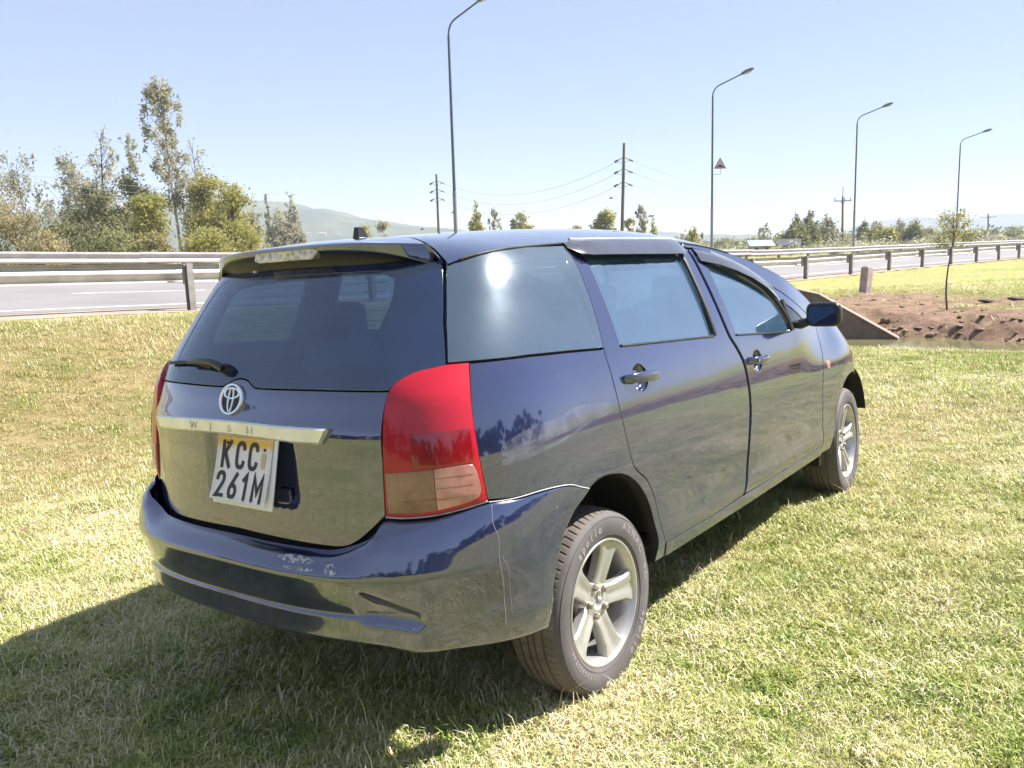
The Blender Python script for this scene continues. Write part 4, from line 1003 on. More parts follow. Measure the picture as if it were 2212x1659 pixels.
# turned-in edge at both wheel arches
for j, sg_ in ((0, -1), (2 * nc, 1)):
    b0 = len(bv)
    for i in range(nr): x, y, z = bv[j * nr + i]; bv.append((x - .004, y * .95, z))
    for i in range(nr - 1): f = (j * nr + i, b0 + i, b0 + i + 1, j * nr + i + 1); bf.append(f if sg_ < 0 else f[::-1])
bumper_o = mesh_obj('rear_bumper', bv, bf, m_paint, car)
me = bumper_o.data; bm = bmesh.new(); bm.from_mesh(me); bmesh.ops.recalc_face_normals(bm, faces=bm.faces); bm.to_mesh(me); bm.free()
def on(fn, pts, o=.0012):
    g = offs(fn, o); return [g(*p) for p in pts]
k = NT('scraped_paint'); v = k.obj(); nz = k.noise(75, 4, .7, v)
tr = k.n('ShaderNodeBsdfTransparent'); df = k.pbr(Base_Color=(.50, .50, .54), Roughness=.7); mx = k.n('ShaderNodeMixShader', {0: k.ramp(nz, [(.46, 0), (.52, .9)])}); k.set(mx.inputs[1], tr); k.set(mx.inputs[2], df); m_scrape = k.finish(mx)
k = NT('rub_mark'); v = k.obj(); nz = k.noise(16, 6, .75, v)
tr = k.n('ShaderNodeBsdfTransparent'); df = k.pbr(Base_Color=(.24, .245, .30), Roughness=.55); mx = k.n('ShaderNodeMixShader', {0: k.ramp(nz, [(.38, .03), (.7, .42)])}); k.set(mx.inputs[1], tr); k.set(mx.inputs[2], df); m_rubm = k.finish(mx)
panel('paint_scrape', offs(bumper, .0012), spl([(.27, .657), (.31, .665), (.36, .664), (.40, .655), (.37, .647), (.31, .648), (.27, .657)]), m_scrape, bumper_o, gap=0, thick=0, res=.01)
panel('paint_scrape', offs(bumper, .0012), spl([(.30, .636), (.34, .640), (.40, .638), (.39, .631), (.33, .631), (.30, .636)]), m_scrape, bumper_o, gap=0, thick=0, res=.01)
panel('paint_scrape', offs(bumper, .0012), spl([(.435, .650), (.455, .655), (.47, .64), (.46, .626), (.44, .632), (.435, .650)]), m_scrape, bumper_o, gap=0, thick=0, res=.01)
bm = bmesh.new(); bm_tube(bm, on(bumper, spl([(.838, .785), (.832, .74), (.842, .69), (.838, .63), (.846, .57), (.850, .50), (.853, .43)]), .0006), [.0016, .0015, .0014] + [.0012] * 33 + [.0008], 4, False) if False else bm_tube(bm, on(bumper, spl([(.838, .785), (.832, .74), (.842, .69), (.838, .63), (.846, .57), (.850, .50), (.853, .43)]), .0004), .0009, 4, False); bm_obj('crack', bm, m_crack, bumper_o)
bm = bmesh.new(); bm_tube(bm, on(bumper, spl([(.846, .64), (.860, .60), (.866, .54), (.870, .46)]), .0004), .0006, 4, False); bm_obj('crack', bm, m_crack, bumper_o)
bm = bmesh.new(); bm_tube(bm, on(side, spl([(.835, .791), (.909, .786), (1.023, .786), (1.135, .774), (1.20, .752), (1.249, .735)]), .001), .0017, 5); bm_obj('seam', bm, m_scuff, bumper_o)
bm = bmesh.new(); bm_tube(bm, [bumper(.70, .46)[:2] + (.455,), bumper(.70, .46)[:2] + (.45,)], .0001, 3); bm.free()

# quarter panels, windows, doors
SEAM1 = spl([(1.525, 1.503), (1.522, 1.43), (1.510, 1.30), (1.478, 1.151), (1.478, 1.08), (1.482, 1.011), (1.498, .902), (1.536, .761), (1.575, .715), (1.633, .672), (1.693, .581), (1.734, .468), (1.763, .400)])
S1_up = [p for p in SEAM1 if p[1] >= 1.150]; S1_lo = [p for p in SEAM1 if p[1] <= 1.152]
ARCH = spl([(1.018, .36), (1.020, .478), (1.054, .575), (1.095, .644), (1.154, .693), (1.249, .733), (1.316, .750), (1.392, .747), (1.491, .721), (1.582, .660), (1.653, .567), (1.697, .458), (1.704, .40), (1.700, .345)])
AR_front = [p for p in ARCH if p[0] >= 1.248]
BELT1 = [(.833, 1.181), (1.05, 1.176), (1.27, 1.165), (1.478, 1.151)]
quarter = LOUT[::-1] + BELT1[1:-1] + S1_lo + [(1.775, .345), (1.700, .345)] + AR_front[::-1][1:] + [(1.20, .752), (1.135, .774), (1.023, .786), (.909, .787)]
q_o, _ = both('quarter_panel', side, quarter, m_paint, car, res=.03)
panel('rub_mark', offs(side, .0012), spl([(.885, .915), (.895, .945), (.99, .975), (1.14, .985), (1.22, 1.0), (1.40, .985), (1.455, .965), (1.42, .945), (1.19, .935), (1.05, .925), (.93, .902), (.885, .915)]), m_rubm, q_o, gap=0, thick=0)
panel('rub_mark', offs(side, .0012), spl([(.885, .895), (.90, .905), (1.10, .915), (1.30, .945), (1.30, .940), (1.10, .905), (.90, .885), (.885, .895)]), m_rubm, q_o, gap=0, thick=0)
QG = [(.771, 1.185), (.833, 1.184)] + [(t, z + .003) for t, z in BELT1[1:]] + S1_up[::-1][1:] + [(1.30, 1.503), (1.15, 1.497), (1.0, 1.490), (.860, 1.476), (.843, 1.44), (.822, 1.385), (.794, 1.292)]
QH = spl([(.96, 1.26), (.985, 1.222), (1.05, 1.213), (1.25, 1.203), (1.415, 1.194), (1.445, 1.22), (1.468, 1.35), (1.472, 1.43), (1.45, 1.455), (1.25, 1.452), (1.06, 1.44), (.99, 1.40), (.96, 1.26)], 4)[:-1]
for mir in (False, True):
    qg = panel('quarter_window', offs(side, .001), QG, m_fritq, car, res=.04, mirror=mir, holes=[QH])
    panel('pane', offs(side, .0002), QH, G_Q, qg, gap=-.007, res=.05, thick=0, mirror=mir)
GAP = spl([(2.420, 1.475), (2.425, 1.40), (2.433, 1.322), (2.443, 1.20), (2.463, 1.098), (2.515, 1.03), (2.560, .960), (2.580, .87), (2.586, .794), (2.575, .70), (2.559, .614), (2.537, .491), (2.515, .43), (2.499, .392)])
def handle_rec(ct, cz):
    return lambda t, z: -.020 * ss1(1.0, .60, math.hypot((t - ct) / .056, (z - cz) / .050))
rd = [(1.763, .400), (2.182, .387)] + GAP[::-1] + [(2.30, 1.487), (2.0, 1.503), (1.7, 1.507), (1.525, 1.505)] + SEAM1[1:-1]
RW = spl([(1.600, 1.467), (1.598, 1.30), (1.588, 1.152)], 4) + [(1.75, 1.143), (1.922, 1.133), (2.13, 1.121), (2.31, 1.108), (2.328, 1.125), (2.322, 1.268), (2.318, 1.44), (2.30, 1.458), (2.0, 1.472), (1.7, 1.472)]
def dnt(t, z): return .004 * ss1(.46, .40, z) * (1 if t > 1.8 else 0)
rdo = [panel('rear_door', offs(side, handle_rec(1.662, 1.030)), rd, m_paint, car, gap=.003, res=.03, holes=[RW], mirror=m, fine=(1.662, 1.030, .075, .004)) for m in (False, True)]
fd_rear = [(t + .024, z) for t, z in GAP]
fd = [(3.595, .388), (3.588, .545), (3.582, .694), (3.605, .815), (3.65, .93), (3.688, 1.028)] + [(3.55, 1.09), (3.40, 1.155), (3.224, 1.232), (3.05, 1.30), (2.869, 1.362), (2.66, 1.425), (2.50, 1.462)] + fd_rear[1:] + [(2.9, .386), (3.3, .386)]
FW = [(2.548, 1.092), (2.70, 1.080), (2.95, 1.060), (3.165, 1.045), (3.19, 1.06), (3.165, 1.10), (3.10, 1.185), (3.0, 1.262), (2.88, 1.312), (2.75, 1.356), (2.62, 1.395), (2.55, 1.412), (2.532, 1.39), (2.535, 1.25)]
QL = [(3.235, 1.050), (3.50, 1.040), (3.36, 1.115), (3.20, 1.185), (3.215, 1.12)]
fdo = [panel('front_door', offs(side, handle_rec(2.722, .955)), fd, m_paint, car, gap=.003, res=.03, holes=[FW, QL], mirror=m, fine=(2.722, .955, .075, .004)) for m in (False, True)]
for m in (False, True):
    panel('side_window', offs(side, -.006), RW, G_SIDE, rdo[m], gap=-.004, res=.08, thick=0, mirror=m)
    panel('side_window', offs(side, -.006), FW, G_SIDE, fdo[m], gap=-.004, res=.08, thick=0, mirror=m)
    panel('quarter_light', offs(side, -.004), QL, G_CLEAR, fdo[m], gap=-.003, res=.08, thick=0, mirror=m)
    # black run channels at the front edge of each window
    sgn = -1 if m else 1
    for own, L, w in ((rdo[m], [(2.335, 1.105), (2.336, 1.27), (2.332, 1.45)], .012), (fdo[m], [(3.20, 1.042), (3.185, 1.10), (3.115, 1.20), (3.02, 1.275), (2.88, 1.327), (2.62, 1.41)], .014), (fdo[m], [(3.205, 1.045), (3.19, 1.195)], .015)):
        bm = bmesh.new(); bm_tube(bm, [(x, y * sgn, z) for x, y, z in on(side, spl(L), .0)], w, 6); bm_obj('window_seal', bm, m_rub, own, smooth=True)
    for own, L in ((rdo[m], [(1.588, 1.149), (1.75, 1.139), (2.13, 1.117), (2.32, 1.105)]), (fdo[m], [(2.548, 1.088), (2.95, 1.056), (3.175, 1.040)])):
        bm = bmesh.new(); bm_tube(bm, [(x, y * sgn, z) for x, y, z in on(side, spl(L), .002)], .005, 5); bm_obj('belt_moulding', bm, m_chrome if False else m_black, own, smooth=True)
    gapstrip = [(t - .012, z) for t, z in GAP] + [(t + .04, z) for t, z in GAP[::-1]]
    panel('door_seal', offs(side, -.010), gapstrip, m_rub, rdo[m], gap=0, res=.05, thick=0, mirror=m)
sill = [(1.778, .397), (2.182, .384), (2.50, .386), (3.0, .383), (3.593, .385), (3.600, .335), (2.6, .335), (1.785, .345)]
both('sill', offs(side, lambda t, z: .004 * ss1(.39, .36, z)), sill, m_paint, car, gap=.001, res=.03)
FA = spl([(3.77, .335), (3.80, .46), (3.86, .575), (3.95, .655), (4.05, .698), (4.15, .707), (4.26, .692), (4.36, .64), (4.45, .55), (4.50, .43), (4.51, .34)])
gp = gut_pts(3.42, 4.26, 12)
fender = [(3.603, .340), (3.77, .335)] + FA[1:] + [(4.75, .30), (4.77, .62)] + gp[::-1] + [(3.694, 1.032), (3.654, .93), (3.610, .815), (3.588, .694), (3.594, .545)]
both('front_fender', side, fender, m_paint, car, res=.03)
# pillar strip between door and windscreen
ap = [(2.42, 1.478), (2.50, 1.466), (2.66, 1.429), (2.869, 1.366), (3.05, 1.304), (3.224, 1.236), (3.40, 1.159), (3.55, 1.094), (3.692, 1.034)] + gut_pts(1.97, 3.42, 14)[::-1]
both('roof_pillar', side, ap, m_paint, car, gap=.0015, res=.05)
both('front_bumper', side, [(4.757, .24), (5.249, .24), (5.249, .60), (4.772, .60)], m_paint, car, res=.05)
both('headlight', side, [(4.78, .605), (5.10, .605), (5.08, .63), (4.80, .66)], m_clear, car, res=.04)
for m in (False, True):
    o = panel('side_indicator', offs(side, .004), spl([(3.665, .815), (3.68, .83), (3.70, .833), (3.715, .822), (3.715, .80), (3.70, .792), (3.675, .797), (3.665, .815)])[:-1], m_clear, car, gap=0, res=.02, thick=.006, mirror=m)
# wide arch return lips
for m in (False, True):
    sgn = -1 if m else 1
    for L in (AR_front, FA):
        v, f = [], []
        for t, z in L:
            a = side(t, z); v += [(a[0], a[1] * sgn, a[2]), (a[0], (a[1] + .045) * sgn, a[2])]
        f = [(2 * i, 2 * i + 1, 2 * i + 3, 2 * i + 2) for i in range(len(L) - 1)]
        mesh_obj('arch_lip', v, f, m_under, car)

# roof, windscreen, bonnet
def rx0(u): return float(np.interp(abs(u), [0, .45, .70, .88, .97, 1.0], [.700, .681, .605, .553, .530, .522]))
def sheet(name, xa, xb, ua, ub, mat, nxn, nun, off=0.0, dz=0.0):
    v, f = [], []
    for i in range(nxn + 1):
        for j in range(nun + 1):
            u = lerp(ua, ub, j / nun); a = xa(u) if callable(xa) else xa; b = xb(u) if callable(xb) else xb
            p = roof(lerp(a, b, i / nxn), u); v.append((p[0], p[1], p[2] + dz))
    w = nun + 1
    for i in range(nxn):
        for j in range(nun): f.append((i * w + j, i * w + j + 1, (i + 1) * w + j + 1, (i + 1) * w + j)[::-1])
    o = mesh_obj(name, v, f, mat, car); bm = bmesh.new(); bm.from_mesh(o.data); bmesh.ops.recalc_face_normals(bm, faces=bm.faces)
    if sum(q.normal.z for q in bm.faces) < 0: bmesh.ops.reverse_faces(bm, faces=bm.faces)
    bm.to_mesh(o.data); bm.free(); return o
roof_o = sheet('roof', lambda u: rx0(u) + .004, 2.36, -1, 1, m_paint, 60, 48)
sheet('headliner', .60, 2.34, -.95, .95, m_int2, 20, 16, dz=-.035)
sheet('windscreen', 2.365, 3.62, -.93, .93, G_CLEAR, 24, 20)
sheet('windscreen_pillar', 2.362, 3.42, .93, 1, m_paint, 24, 4); sheet('windscreen_pillar', 2.362, 3.42, -1, -.93, m_paint, 24, 4)
sheet('cowl', 3.42, 3.68, -1, 1, m_black, 6, 20, dz=-.006)
sheet('bonnet', 3.66, 4.36, -.84, .84, m_paint, 24, 24)
sheet('fender_top', 3.42, 4.36, .845, 1, m_paint, 24, 5); sheet('fender_top', 3.42, 4.36, -1, -.845, m_paint, 24, 5)
for sgn in (1, -1):
    bm = bmesh.new(); bm_tube(bm, [(x, sgn * roof(x, 1)[1], interp(x, GUT) + .0) for x in np.linspace(.56, 2.36, 40)], .0045, 6); bm_obj('roof_moulding', bm, m_black, car, smooth=True)

# spoiler
def sp_sec(s):
    a = abs(s) ** 3.2; sg_ = 1 if s >= 0 else -1; u = s; x0 = rx0(u) - .002
    p0 = roof(x0, u); yt = .52 * s; yb = .535 * s
    xt = .385 + .115 * abs(s) ** 4; zt = 1.549 - .022 * abs(s) ** 3; th = .019 + .042 * abs(s) ** 5
    p0 = (p0[0], -p0[1] * -1, p0[2]); 
    y0 = p0[1]
    yt = -yt; yb = -yb
    zsm = .010
    pts = [(x0 + .02, y0, p0[2] - .03), (x0, y0, p0[2] - .006), (x0 - .003, y0, p0[2])]
    for q in (.2, .4, .6, .8, .93):
        b_ = q * q * .6 + q * .4; pts.append((lerp(x0, xt, q), lerp(y0, yt, q), lerp(p0[2], zt, b_) + .004 * math.sin(math.pi * q)))
    pts += [(xt + .004, yt, zt - .0015), (xt, yt, zt - .006), (xt + .002, yt * 1.0, zt - th), (xt + .008, yt, zt - th - .004)]
    xb = .425 + .115 * abs(s) ** 4; zb = 1.455 + .014 * abs(s) ** 3
    for q in (.35, .7, 1.0): pts.append((lerp(xt + .02, xb + .01, q), lerp(yt, yb, q), lerp(zt - th + .012 * (1 - abs(s)), zb, q)))
    return pts
v, f = [], []; ns = 60; m = len(sp_sec(0))
for i in range(ns + 1): v += sp_sec(-1 + 2 * i / ns)
for i in range(ns):
    for j in range(m - 1): a = i * m + j; f.append((a, a + 1, a + m + 1, a + m))
f.append(tuple(range(m))); f.append(tuple(range(ns * m, ns * m + m))[::-1])
spo = mesh_obj('spoiler', v, [q for q in f if len(q) > 4 or max(i % m for i in q) < m - 3], m_paint, car)
und = mesh_obj('shaded_underside', v, [q for q in f if len(q) == 4 and max(i % m for i in q) >= m - 3], m_black, spo)  # black finish paints in the shade below the spoiler
bm = bmesh.new(); bm.from_mesh(spo.data); bmesh.ops.recalc_face_normals(bm, faces=bm.faces); bm.to_mesh(spo.data); bm.free(); spo.data.set_sharp_from_angle(angle=R(38))
bm = bmesh.new(); bm.from_mesh(und.data); bmesh.ops.delete(bm, geom=[q for q in bm.verts if not q.link_faces], context='VERTS'); bm.to_mesh(und.data); bm.free()
bm = bmesh.new()
sl = [(-.150, 1.540), (.140, 1.540), (.158, 1.530), (.135, 1.508), (.12, 1.505), (-.14, 1.505), (-.165, 1.512)]
fa = [bm.verts.new((.383, -y, z)) for y, z in sl]; fb = [bm.verts.new((.43, -y, z)) for y, z in sl]
bm.faces.new(fa); bm.faces.new(fb[::-1])
for i in range(len(sl)): bm.faces.new((fa[i], fb[i], fb[(i + 1) % len(sl)], fa[(i + 1) % len(sl)]))
bmesh.ops.bevel(bm, geom=bm.edges[:], offset=.004, segments=2, affect='EDGES')
bm_obj('brake_light', bm, m_stop, spo, smooth=True)
bm = bmesh.new(); bm_box(bm, .412, .20, 1.478, .01, .014, .008, .002); bm_obj('clip', bm, m_scuff, spo)

# roof antenna
bm = bmesh.new(); bm_box(bm, .725, .0, 1.571, .055, .036, .012, .004)
vv = [(.700, -.016, 1.57), (.700, .016, 1.57), (.752, .014, 1.57), (.752, -.014, 1.57), (.706, -.010, 1.612), (.706, .010, 1.612), (.730, .009, 1.610), (.730, -.009, 1.610)]
q = [bm.verts.new(c_) for c_ in vv]
for fc in ((0, 1, 5, 4), (1, 2, 6, 5), (2, 3, 7, 6), (3, 0, 4, 7), (4, 5, 6, 7), (0, 3, 2, 1)): bm.faces.new([q[i] for i in fc])
bm_obj('antenna', bm, m_black, roof_o, smooth=True, angle=50)

# tailgate furniture
def surf_frame(fn, t, z):
    p = Vector(fn(t, z)); n = Vector(nrm(fn, t, z)); up = (Vector((0, 0, 1)) - n * n.z).normalized(); rt = up.cross(n); return p, n, up, rt
def prism_on(fn, top, bot, d0, d1, name, mat, parent, bev=.003):
    """bar following the surface: top and bottom edges as (t,z) lists of the same length"""
    bm = bmesh.new(); rows = []
    for (a, b) in zip(top, bot):
        n = nrm(fn, (a[0] + b[0]) / 2, (a[1] + b[1]) / 2); A, B = fn(*a), fn(*b)
        r = []
        for P_, d in ((A, d0), (A, d1 * .8), (tuple(lerp(A[i], B[i], .12) for i in range(3)), d1), (tuple(lerp(A[i], B[i], .88) for i in range(3)), d1 * .92), (B, d1 * .7), (B, d0)):
            r.append(bm.verts.new([P_[i] + n[i] * d for i in range(3)]))
        rows.append(r)
    for i in range(len(rows) - 1):
        for j in range(5): bm.faces.new((rows[i][j], rows[i][j + 1], rows[i + 1][j + 1], rows[i + 1][j]))
    bm.faces.new(rows[0]); bm.faces.new(rows[-1][::-1])
    return bm_obj(name, bm, mat, parent, smooth=True, angle=30)
tt = np.linspace(0, 1, 41)
top = [(lerp(-.476, .432, a), 1.014 + .012 * math.sin(math.pi * a) + .004 * a) for a in tt]; bot = [(lerp(-.440, .405, a), .975 + .010 * math.sin(math.pi * a)) for a in tt]
bar = prism_on(side, top, bot, .0, .030, 'chrome_bar', m_bar, tg)
top = [(lerp(.298, .434, a), 1.022 + .002 * (1 - a)) for a in tt[::4]]; bot = [(lerp(.302, .407, a), .977 + .0 * a) for a in tt[::4]]
prism_on(side, top, bot, .02, .0325, 'bar_end_cap', m_bar, bar)
def text_mesh(s, size, depth, name, mat, parent, xs=1.0, bold=0):
    cu = bpy.data.curves.new(name, 'FONT'); cu.body = s; cu.size = size; cu.extrude = depth; cu.offset = bold; cu.align_x = 'CENTER'; cu.align_y = 'CENTER'; cu.resolution_u = 4
    o = bpy.data.objects.new('tmp', cu); col.objects.link(o); bpy.context.view_layer.update()
    me = bpy.data.meshes.new_from_object(o.evaluated_get(bpy.context.evaluated_depsgraph_get())); bpy.data.objects.remove(o); bpy.data.curves.remove(cu)
    me.transform(Matrix.Diagonal((xs, 1, 1, 1))); me.materials.clear(); me.materials.append(mat); me.name = name
    o = bpy.data.objects.new(name, me); col.objects.link(o); o.parent = parent; return o
m_emb = simple('embossed_letters', (.66, .64, .58), .4, .5, var=.1)
for ch, t in zip('WISH', (-.20, -.095, .015, .125)):
    p, n, up, rt = surf_frame(side, t, 1.003); o = text_mesh(ch, .034, .0012, 'letter', m_emb, bar, 1.25)
    p = p + n * .0295; o.matrix_local = Matrix(((rt.x, up.x, n.x, p.x), (rt.y, up.y, n.y, p.y), (rt.z, up.z, n.z, p.z), (0, 0, 0, 1)))
# round emblem: three interlaced ellipses
p, n, up, rt = surf_frame(gate_fn, -.020, 1.090); EM = Matrix(((rt.x, up.x, n.x, p.x), (rt.y, up.y, n.y, p.y), (rt.z, up.z, n.z, p.z), (0, 0, 0, 1)))
bm = bmesh.new()
def ell(bm, cx, cy, a, b, wa, wb, h0, h1, seg=48):
    rings = []
    for (ka, kz) in ((1, h0), (1, h1 * .7), (.82, h1), (.18, h1), (0, h1 * .7), (0, h0)):
        rings.append([bm.verts.new((cx + (a - wa + wa * ka) * math.cos(q), cy + (b - wb + wb * ka) * math.sin(q), kz)) for q in np.linspace(0, 2 * math.pi, seg, endpoint=False)])
    for i in range(5):
        for j in range(seg): bm.faces.new((rings[i][j], rings[i][(j + 1) % seg], rings[i + 1][(j + 1) % seg], rings[i + 1][j]))
ell(bm, 0, 0, .057, .050, .0105, .009, 0, .010)
ell(bm, 0, .0185, .0405, .0195, .009, .007, 0, .0085)
ell(bm, 0, -.001, .0150, .0400, .0062, .007, 0, .0092)
em = bm_obj('emblem', bm, m_chrome, tg, smooth=True, angle=35); em.matrix_local = EM
bm = bmesh.new(); bmesh.ops.create_circle(bm, cap_ends=True, segments=40, radius=.050); bmesh.ops.transform(bm, matrix=Matrix.Diagonal((1.05, .93, 1, 1)), verts=bm.verts); eb = bm_obj('emblem_backing', bm, m_black, tg); eb.matrix_local = EM @ Matrix.Translation((0, 0, .0015))

# number plate: white backing with a slightly curled plate on it
p, n, up, rt = surf_frame(side, .086, .884)
PT = Matrix(((rt.x, up.x, n.x, p.x + n.x * .020), (rt.y, up.y, n.y, p.y + n.y * .020), (rt.z, up.z, n.z, p.z), (0, 0, 0, 1))) @ Matrix.Rotation(R(.8), 4, 'Z') @ Matrix.Rotation(R(-2.8), 4, 'Y') @ Matrix.Rotation(R(-9.4), 4, 'X')
PW, PH = .280, .196
bm = bmesh.new(); bm_box(bm, 0, 0, 0, PW + .022, PH + .020, .006, .002); pb_ = bm_obj('number_plate', bm, m_plate, tg, smooth=True); pb_.matrix_local = PT
def curl(x, y): return .006 + .014 * (y / PH - .5) ** 2 + .004 * (x / PW) ** 2
v, f = [], []
for i in range(17):
    for j in range(17):
        x = lerp(-PW / 2, PW / 2, i / 16); y = lerp(-PH / 2, PH / 2, j / 16); v.append((x - .003, y + .004, curl(x, y)))
for i in range(16):
    for j in range(16): f.append((i * 17 + j, (i + 1) * 17 + j, (i + 1) * 17 + j + 1, i * 17 + j + 1))
kp = NT('number_plate_face'); vv2 = kp.obj(); sp = kp.n('ShaderNodeSeparateXYZ', {0: vv2})
yb = kp.math('ADD', sp.outputs[1], kp.math('MULTIPLY', kp.noise(12, 3, .5, vv2), .02)); fac = kp.n('ShaderNodeMapRange', {0: yb, 1: .066, 2: .090, 3: 0.0, 4: 1.0}).outputs[0]
cc = kp.mix(fac, kp.ramp(kp.noise(14, 5, .7, vv2), [(.3, (.66, .64, .64)), (.7, (.76, .75, .75))]), (.70, .42, .03)); m_pface = kp.finish(kp.pbr(Base_Color=cc, Roughness=.4))
pf = mesh_obj('plate_face', v, f, m_pface, pb_)
bm = bmesh.new(); fr_ = [(-.132, -.088), (.127, -.088), (.127, .096), (-.132, .096)]
bm_tube(bm, [(x, y, curl(x, y) + .001) for x, y in fr_ + fr_[:1]], .0013, 4, False); bm_obj('raised_rim', bm, m_plate, pb_)
GLY = {'K': (.46, [[(0, 0), (0, 1)], [(.46, 1), (.03, .42)], [(.14, .56), (.47, 0)]]),
 'C': (.46, [[(.46, .80), (.44, .90), (.36, .98), (.23, 1), (.10, .96), (.03, .86), (0, .70), (0, .30), (.03, .14), (.10, .04), (.23, 0), (.36, .02), (.44, .10), (.46, .20)]]),
 '2': (.46, [[(.0, .76), (.03, .90), (.11, .98), (.23, 1), (.36, .97), (.44, .88), (.45, .74), (.40, .58), (.25, .36), (.02, .02), (.47, .02)]]),
 '6': (.46, [[(.42, .98), (.26, .74), (.10, .50), (.02, .34), (.02, .18), (.08, .06), (.23, 0), (.38, .06), (.45, .18), (.45, .34), (.38, .46), (.24, .52), (.13, .48)]]),
 '1': (.24, [[(0, .80), (.18, .99), (.18, 0)]]),
 'M': (.56, [[(0, 0), (0, 1), (.28, .34), (.56, 1), (.56, 0)]])}
def put(ch, x, y, hgt, sw=.0128):
    """painted character: strokes of width sw on the plate"""
    w_, strokes = GLY[ch]; bm = bmesh.new(); h_ = hgt - sw
    for st in strokes:
        pts = [Vector((x + (px - w_ / 2) * h_ * 1.02, y + (py - .5) * h_)) for px, py in st]; L_, R_ = [], []
        for i, p_ in enumerate(pts):
            d1 = (pts[i] - pts[i - 1]).normalized() if i else (pts[1] - pts[0]).normalized(); d2 = (pts[i + 1] - pts[i]).normalized() if i < len(pts) - 1 else d1
            n_ = Vector((-d1.y - d2.y, d1.x + d2.x)); n_.normalize(); k_ = sw / 2 / max(.45, n_.dot(Vector((-d1.y, d1.x))))
            e = Vector((0, 0)) 
            if i == 0: e = -d1 * sw * .5
            if i == len(pts) - 1: e = d1 * sw * .5
            for lst, s_ in ((L_, 1), (R_, -1)):
                q_ = p_ + n_ * k_ * s_ + e; lst.append(bm.verts.new((q_.x, q_.y, curl(q_.x, q_.y) + .0022 + .0003 * strokes.index(st))))
        for i in range(len(pts) - 1): bm.faces.new((L_[i], R_[i], R_[i + 1], L_[i + 1]))
    r_ = bmesh.ops.extrude_face_region(bm, geom=bm.faces[:]); bmesh.ops.translate(bm, vec=(0, 0, -.0012), verts=[g_ for g_ in r_['geom'] if isinstance(g_, bmesh.types.BMVert)])
    bm_obj('character', bm, m_ink, pb_)
for ch, x in (('K', -.090), ('C', -.018), ('C', .047)): put(ch, x, .045, .086)
for ch, x in (('2', -.100), ('6', -.035), ('1', .026), ('M', .090)): put(ch, x, -.048, .084)
bm = bmesh.new(); bm_box(bm, .100, .034, curl(.10, .03) + .0012, .022, .046, .0010); bm_obj('sticker', bm, simple('tan_sticker', (.52, .43, .28), .6), pb_)
for x, y in ((-.090, .080), (.100, .068)): bm = bmesh.new(); bmesh.ops.create_uvsphere(bm, u_segments=10, v_segments=6, radius=.005); o = bm_obj('screw', bm, m_black, pb_, smooth=True); o.location = (x, y, curl(x, y))
# plate recess: side cheeks and a small latch pad
bm = bmesh.new(); bm_tube(bm, on(gate_fn, [(.291, .975), (.288, .90), (.278, .82)], .001), .0022, 5); bm_obj('trim_edge', bm, m_black, tg)
panel('latch_pad', offs(side, -.004), spl([(.205, .835), (.255, .835), (.262, .825), (.258, .795), (.215, .792), (.203, .80), (.205, .835)])[:-1], m_paint, tg, gap=0, res=.02, thick=.01)

# rear wiper
gf = offs(side, .010)
piv = Vector(gf(-.095, 1.172)); bm = bmesh.new(); bm_tube(bm, [piv - Vector(nrm(side, -.1, 1.17)) * .012, piv + Vector(nrm(side, -.1, 1.17)) * .014], [.020, .016], 16)
arm_p = [offs(side, .022)(-.095, 1.170), offs(side, .032)(-.17, 1.182), offs(side, .030)(-.27, 1.186), offs(side, .022)(-.36, 1.183)]
bm_tube(bm, arm_p, [.014, .012, .009, .007], 6)
wp = bm_obj('wiper_arm', bm, m_black, fr, smooth=True, angle=50)
bm = bmesh.new(); bm_tube(bm, [offs(side, .012)(t, 1.176 + .010 * math.sin(math.pi * (t + .56) / .36)) for t in np.linspace(-.55, -.20, 12)], .0055, 6); bm_obj('wiper_blade', bm, m_rub, wp, smooth=True)

# rain visors over the side windows
m_vis = simple('smoked_visor', (.050, .050, .060), .10, var=.1, Coat_Weight=1.0)
m_visc = simple('visor_bright_edge', (.55, .56, .60), .25, .6, var=.05)
def visor(pts, parent, m):
    """pts: (t, z_top, z_bottom, stand-off)"""
    sgn = -1 if m else 1; v, f = [], []
    for t, zt_, zb_, of in pts:
        n = nrm(side, t, zt_)
        for d, zz, o_ in ((0, zt_, .002), (.0, lerp(zt_, zb_, .15), of * .75), (0, lerp(zt_, zb_, .5), of), (0, zb_, of), (0, zb_, of - .003), (0, lerp(zt_, zb_, .5), of - .003)):
            p = offs(side, o_)(t, zz); v.append((p[0], p[1] * sgn, p[2]))
    for i in range(len(pts) - 1):
        for j in range(5): f.append((i * 6 + j, i * 6 + j + 1, (i + 1) * 6 + j + 1, (i + 1) * 6 + j))
    f.append(tuple(range(6))); f.append(tuple(range((len(pts) - 1) * 6, len(pts) * 6)))
    o = mesh_obj('window_visor', v, f, m_vis, parent, smooth=True); o.data.set_sharp_from_angle(angle=R(40))
    bm = bmesh.new(); bm.from_mesh(o.data); bmesh.ops.recalc_face_normals(bm, faces=bm.faces); bm.to_mesh(o.data); bm.free(); o.data.set_sharp_from_angle(angle=R(40)); return o
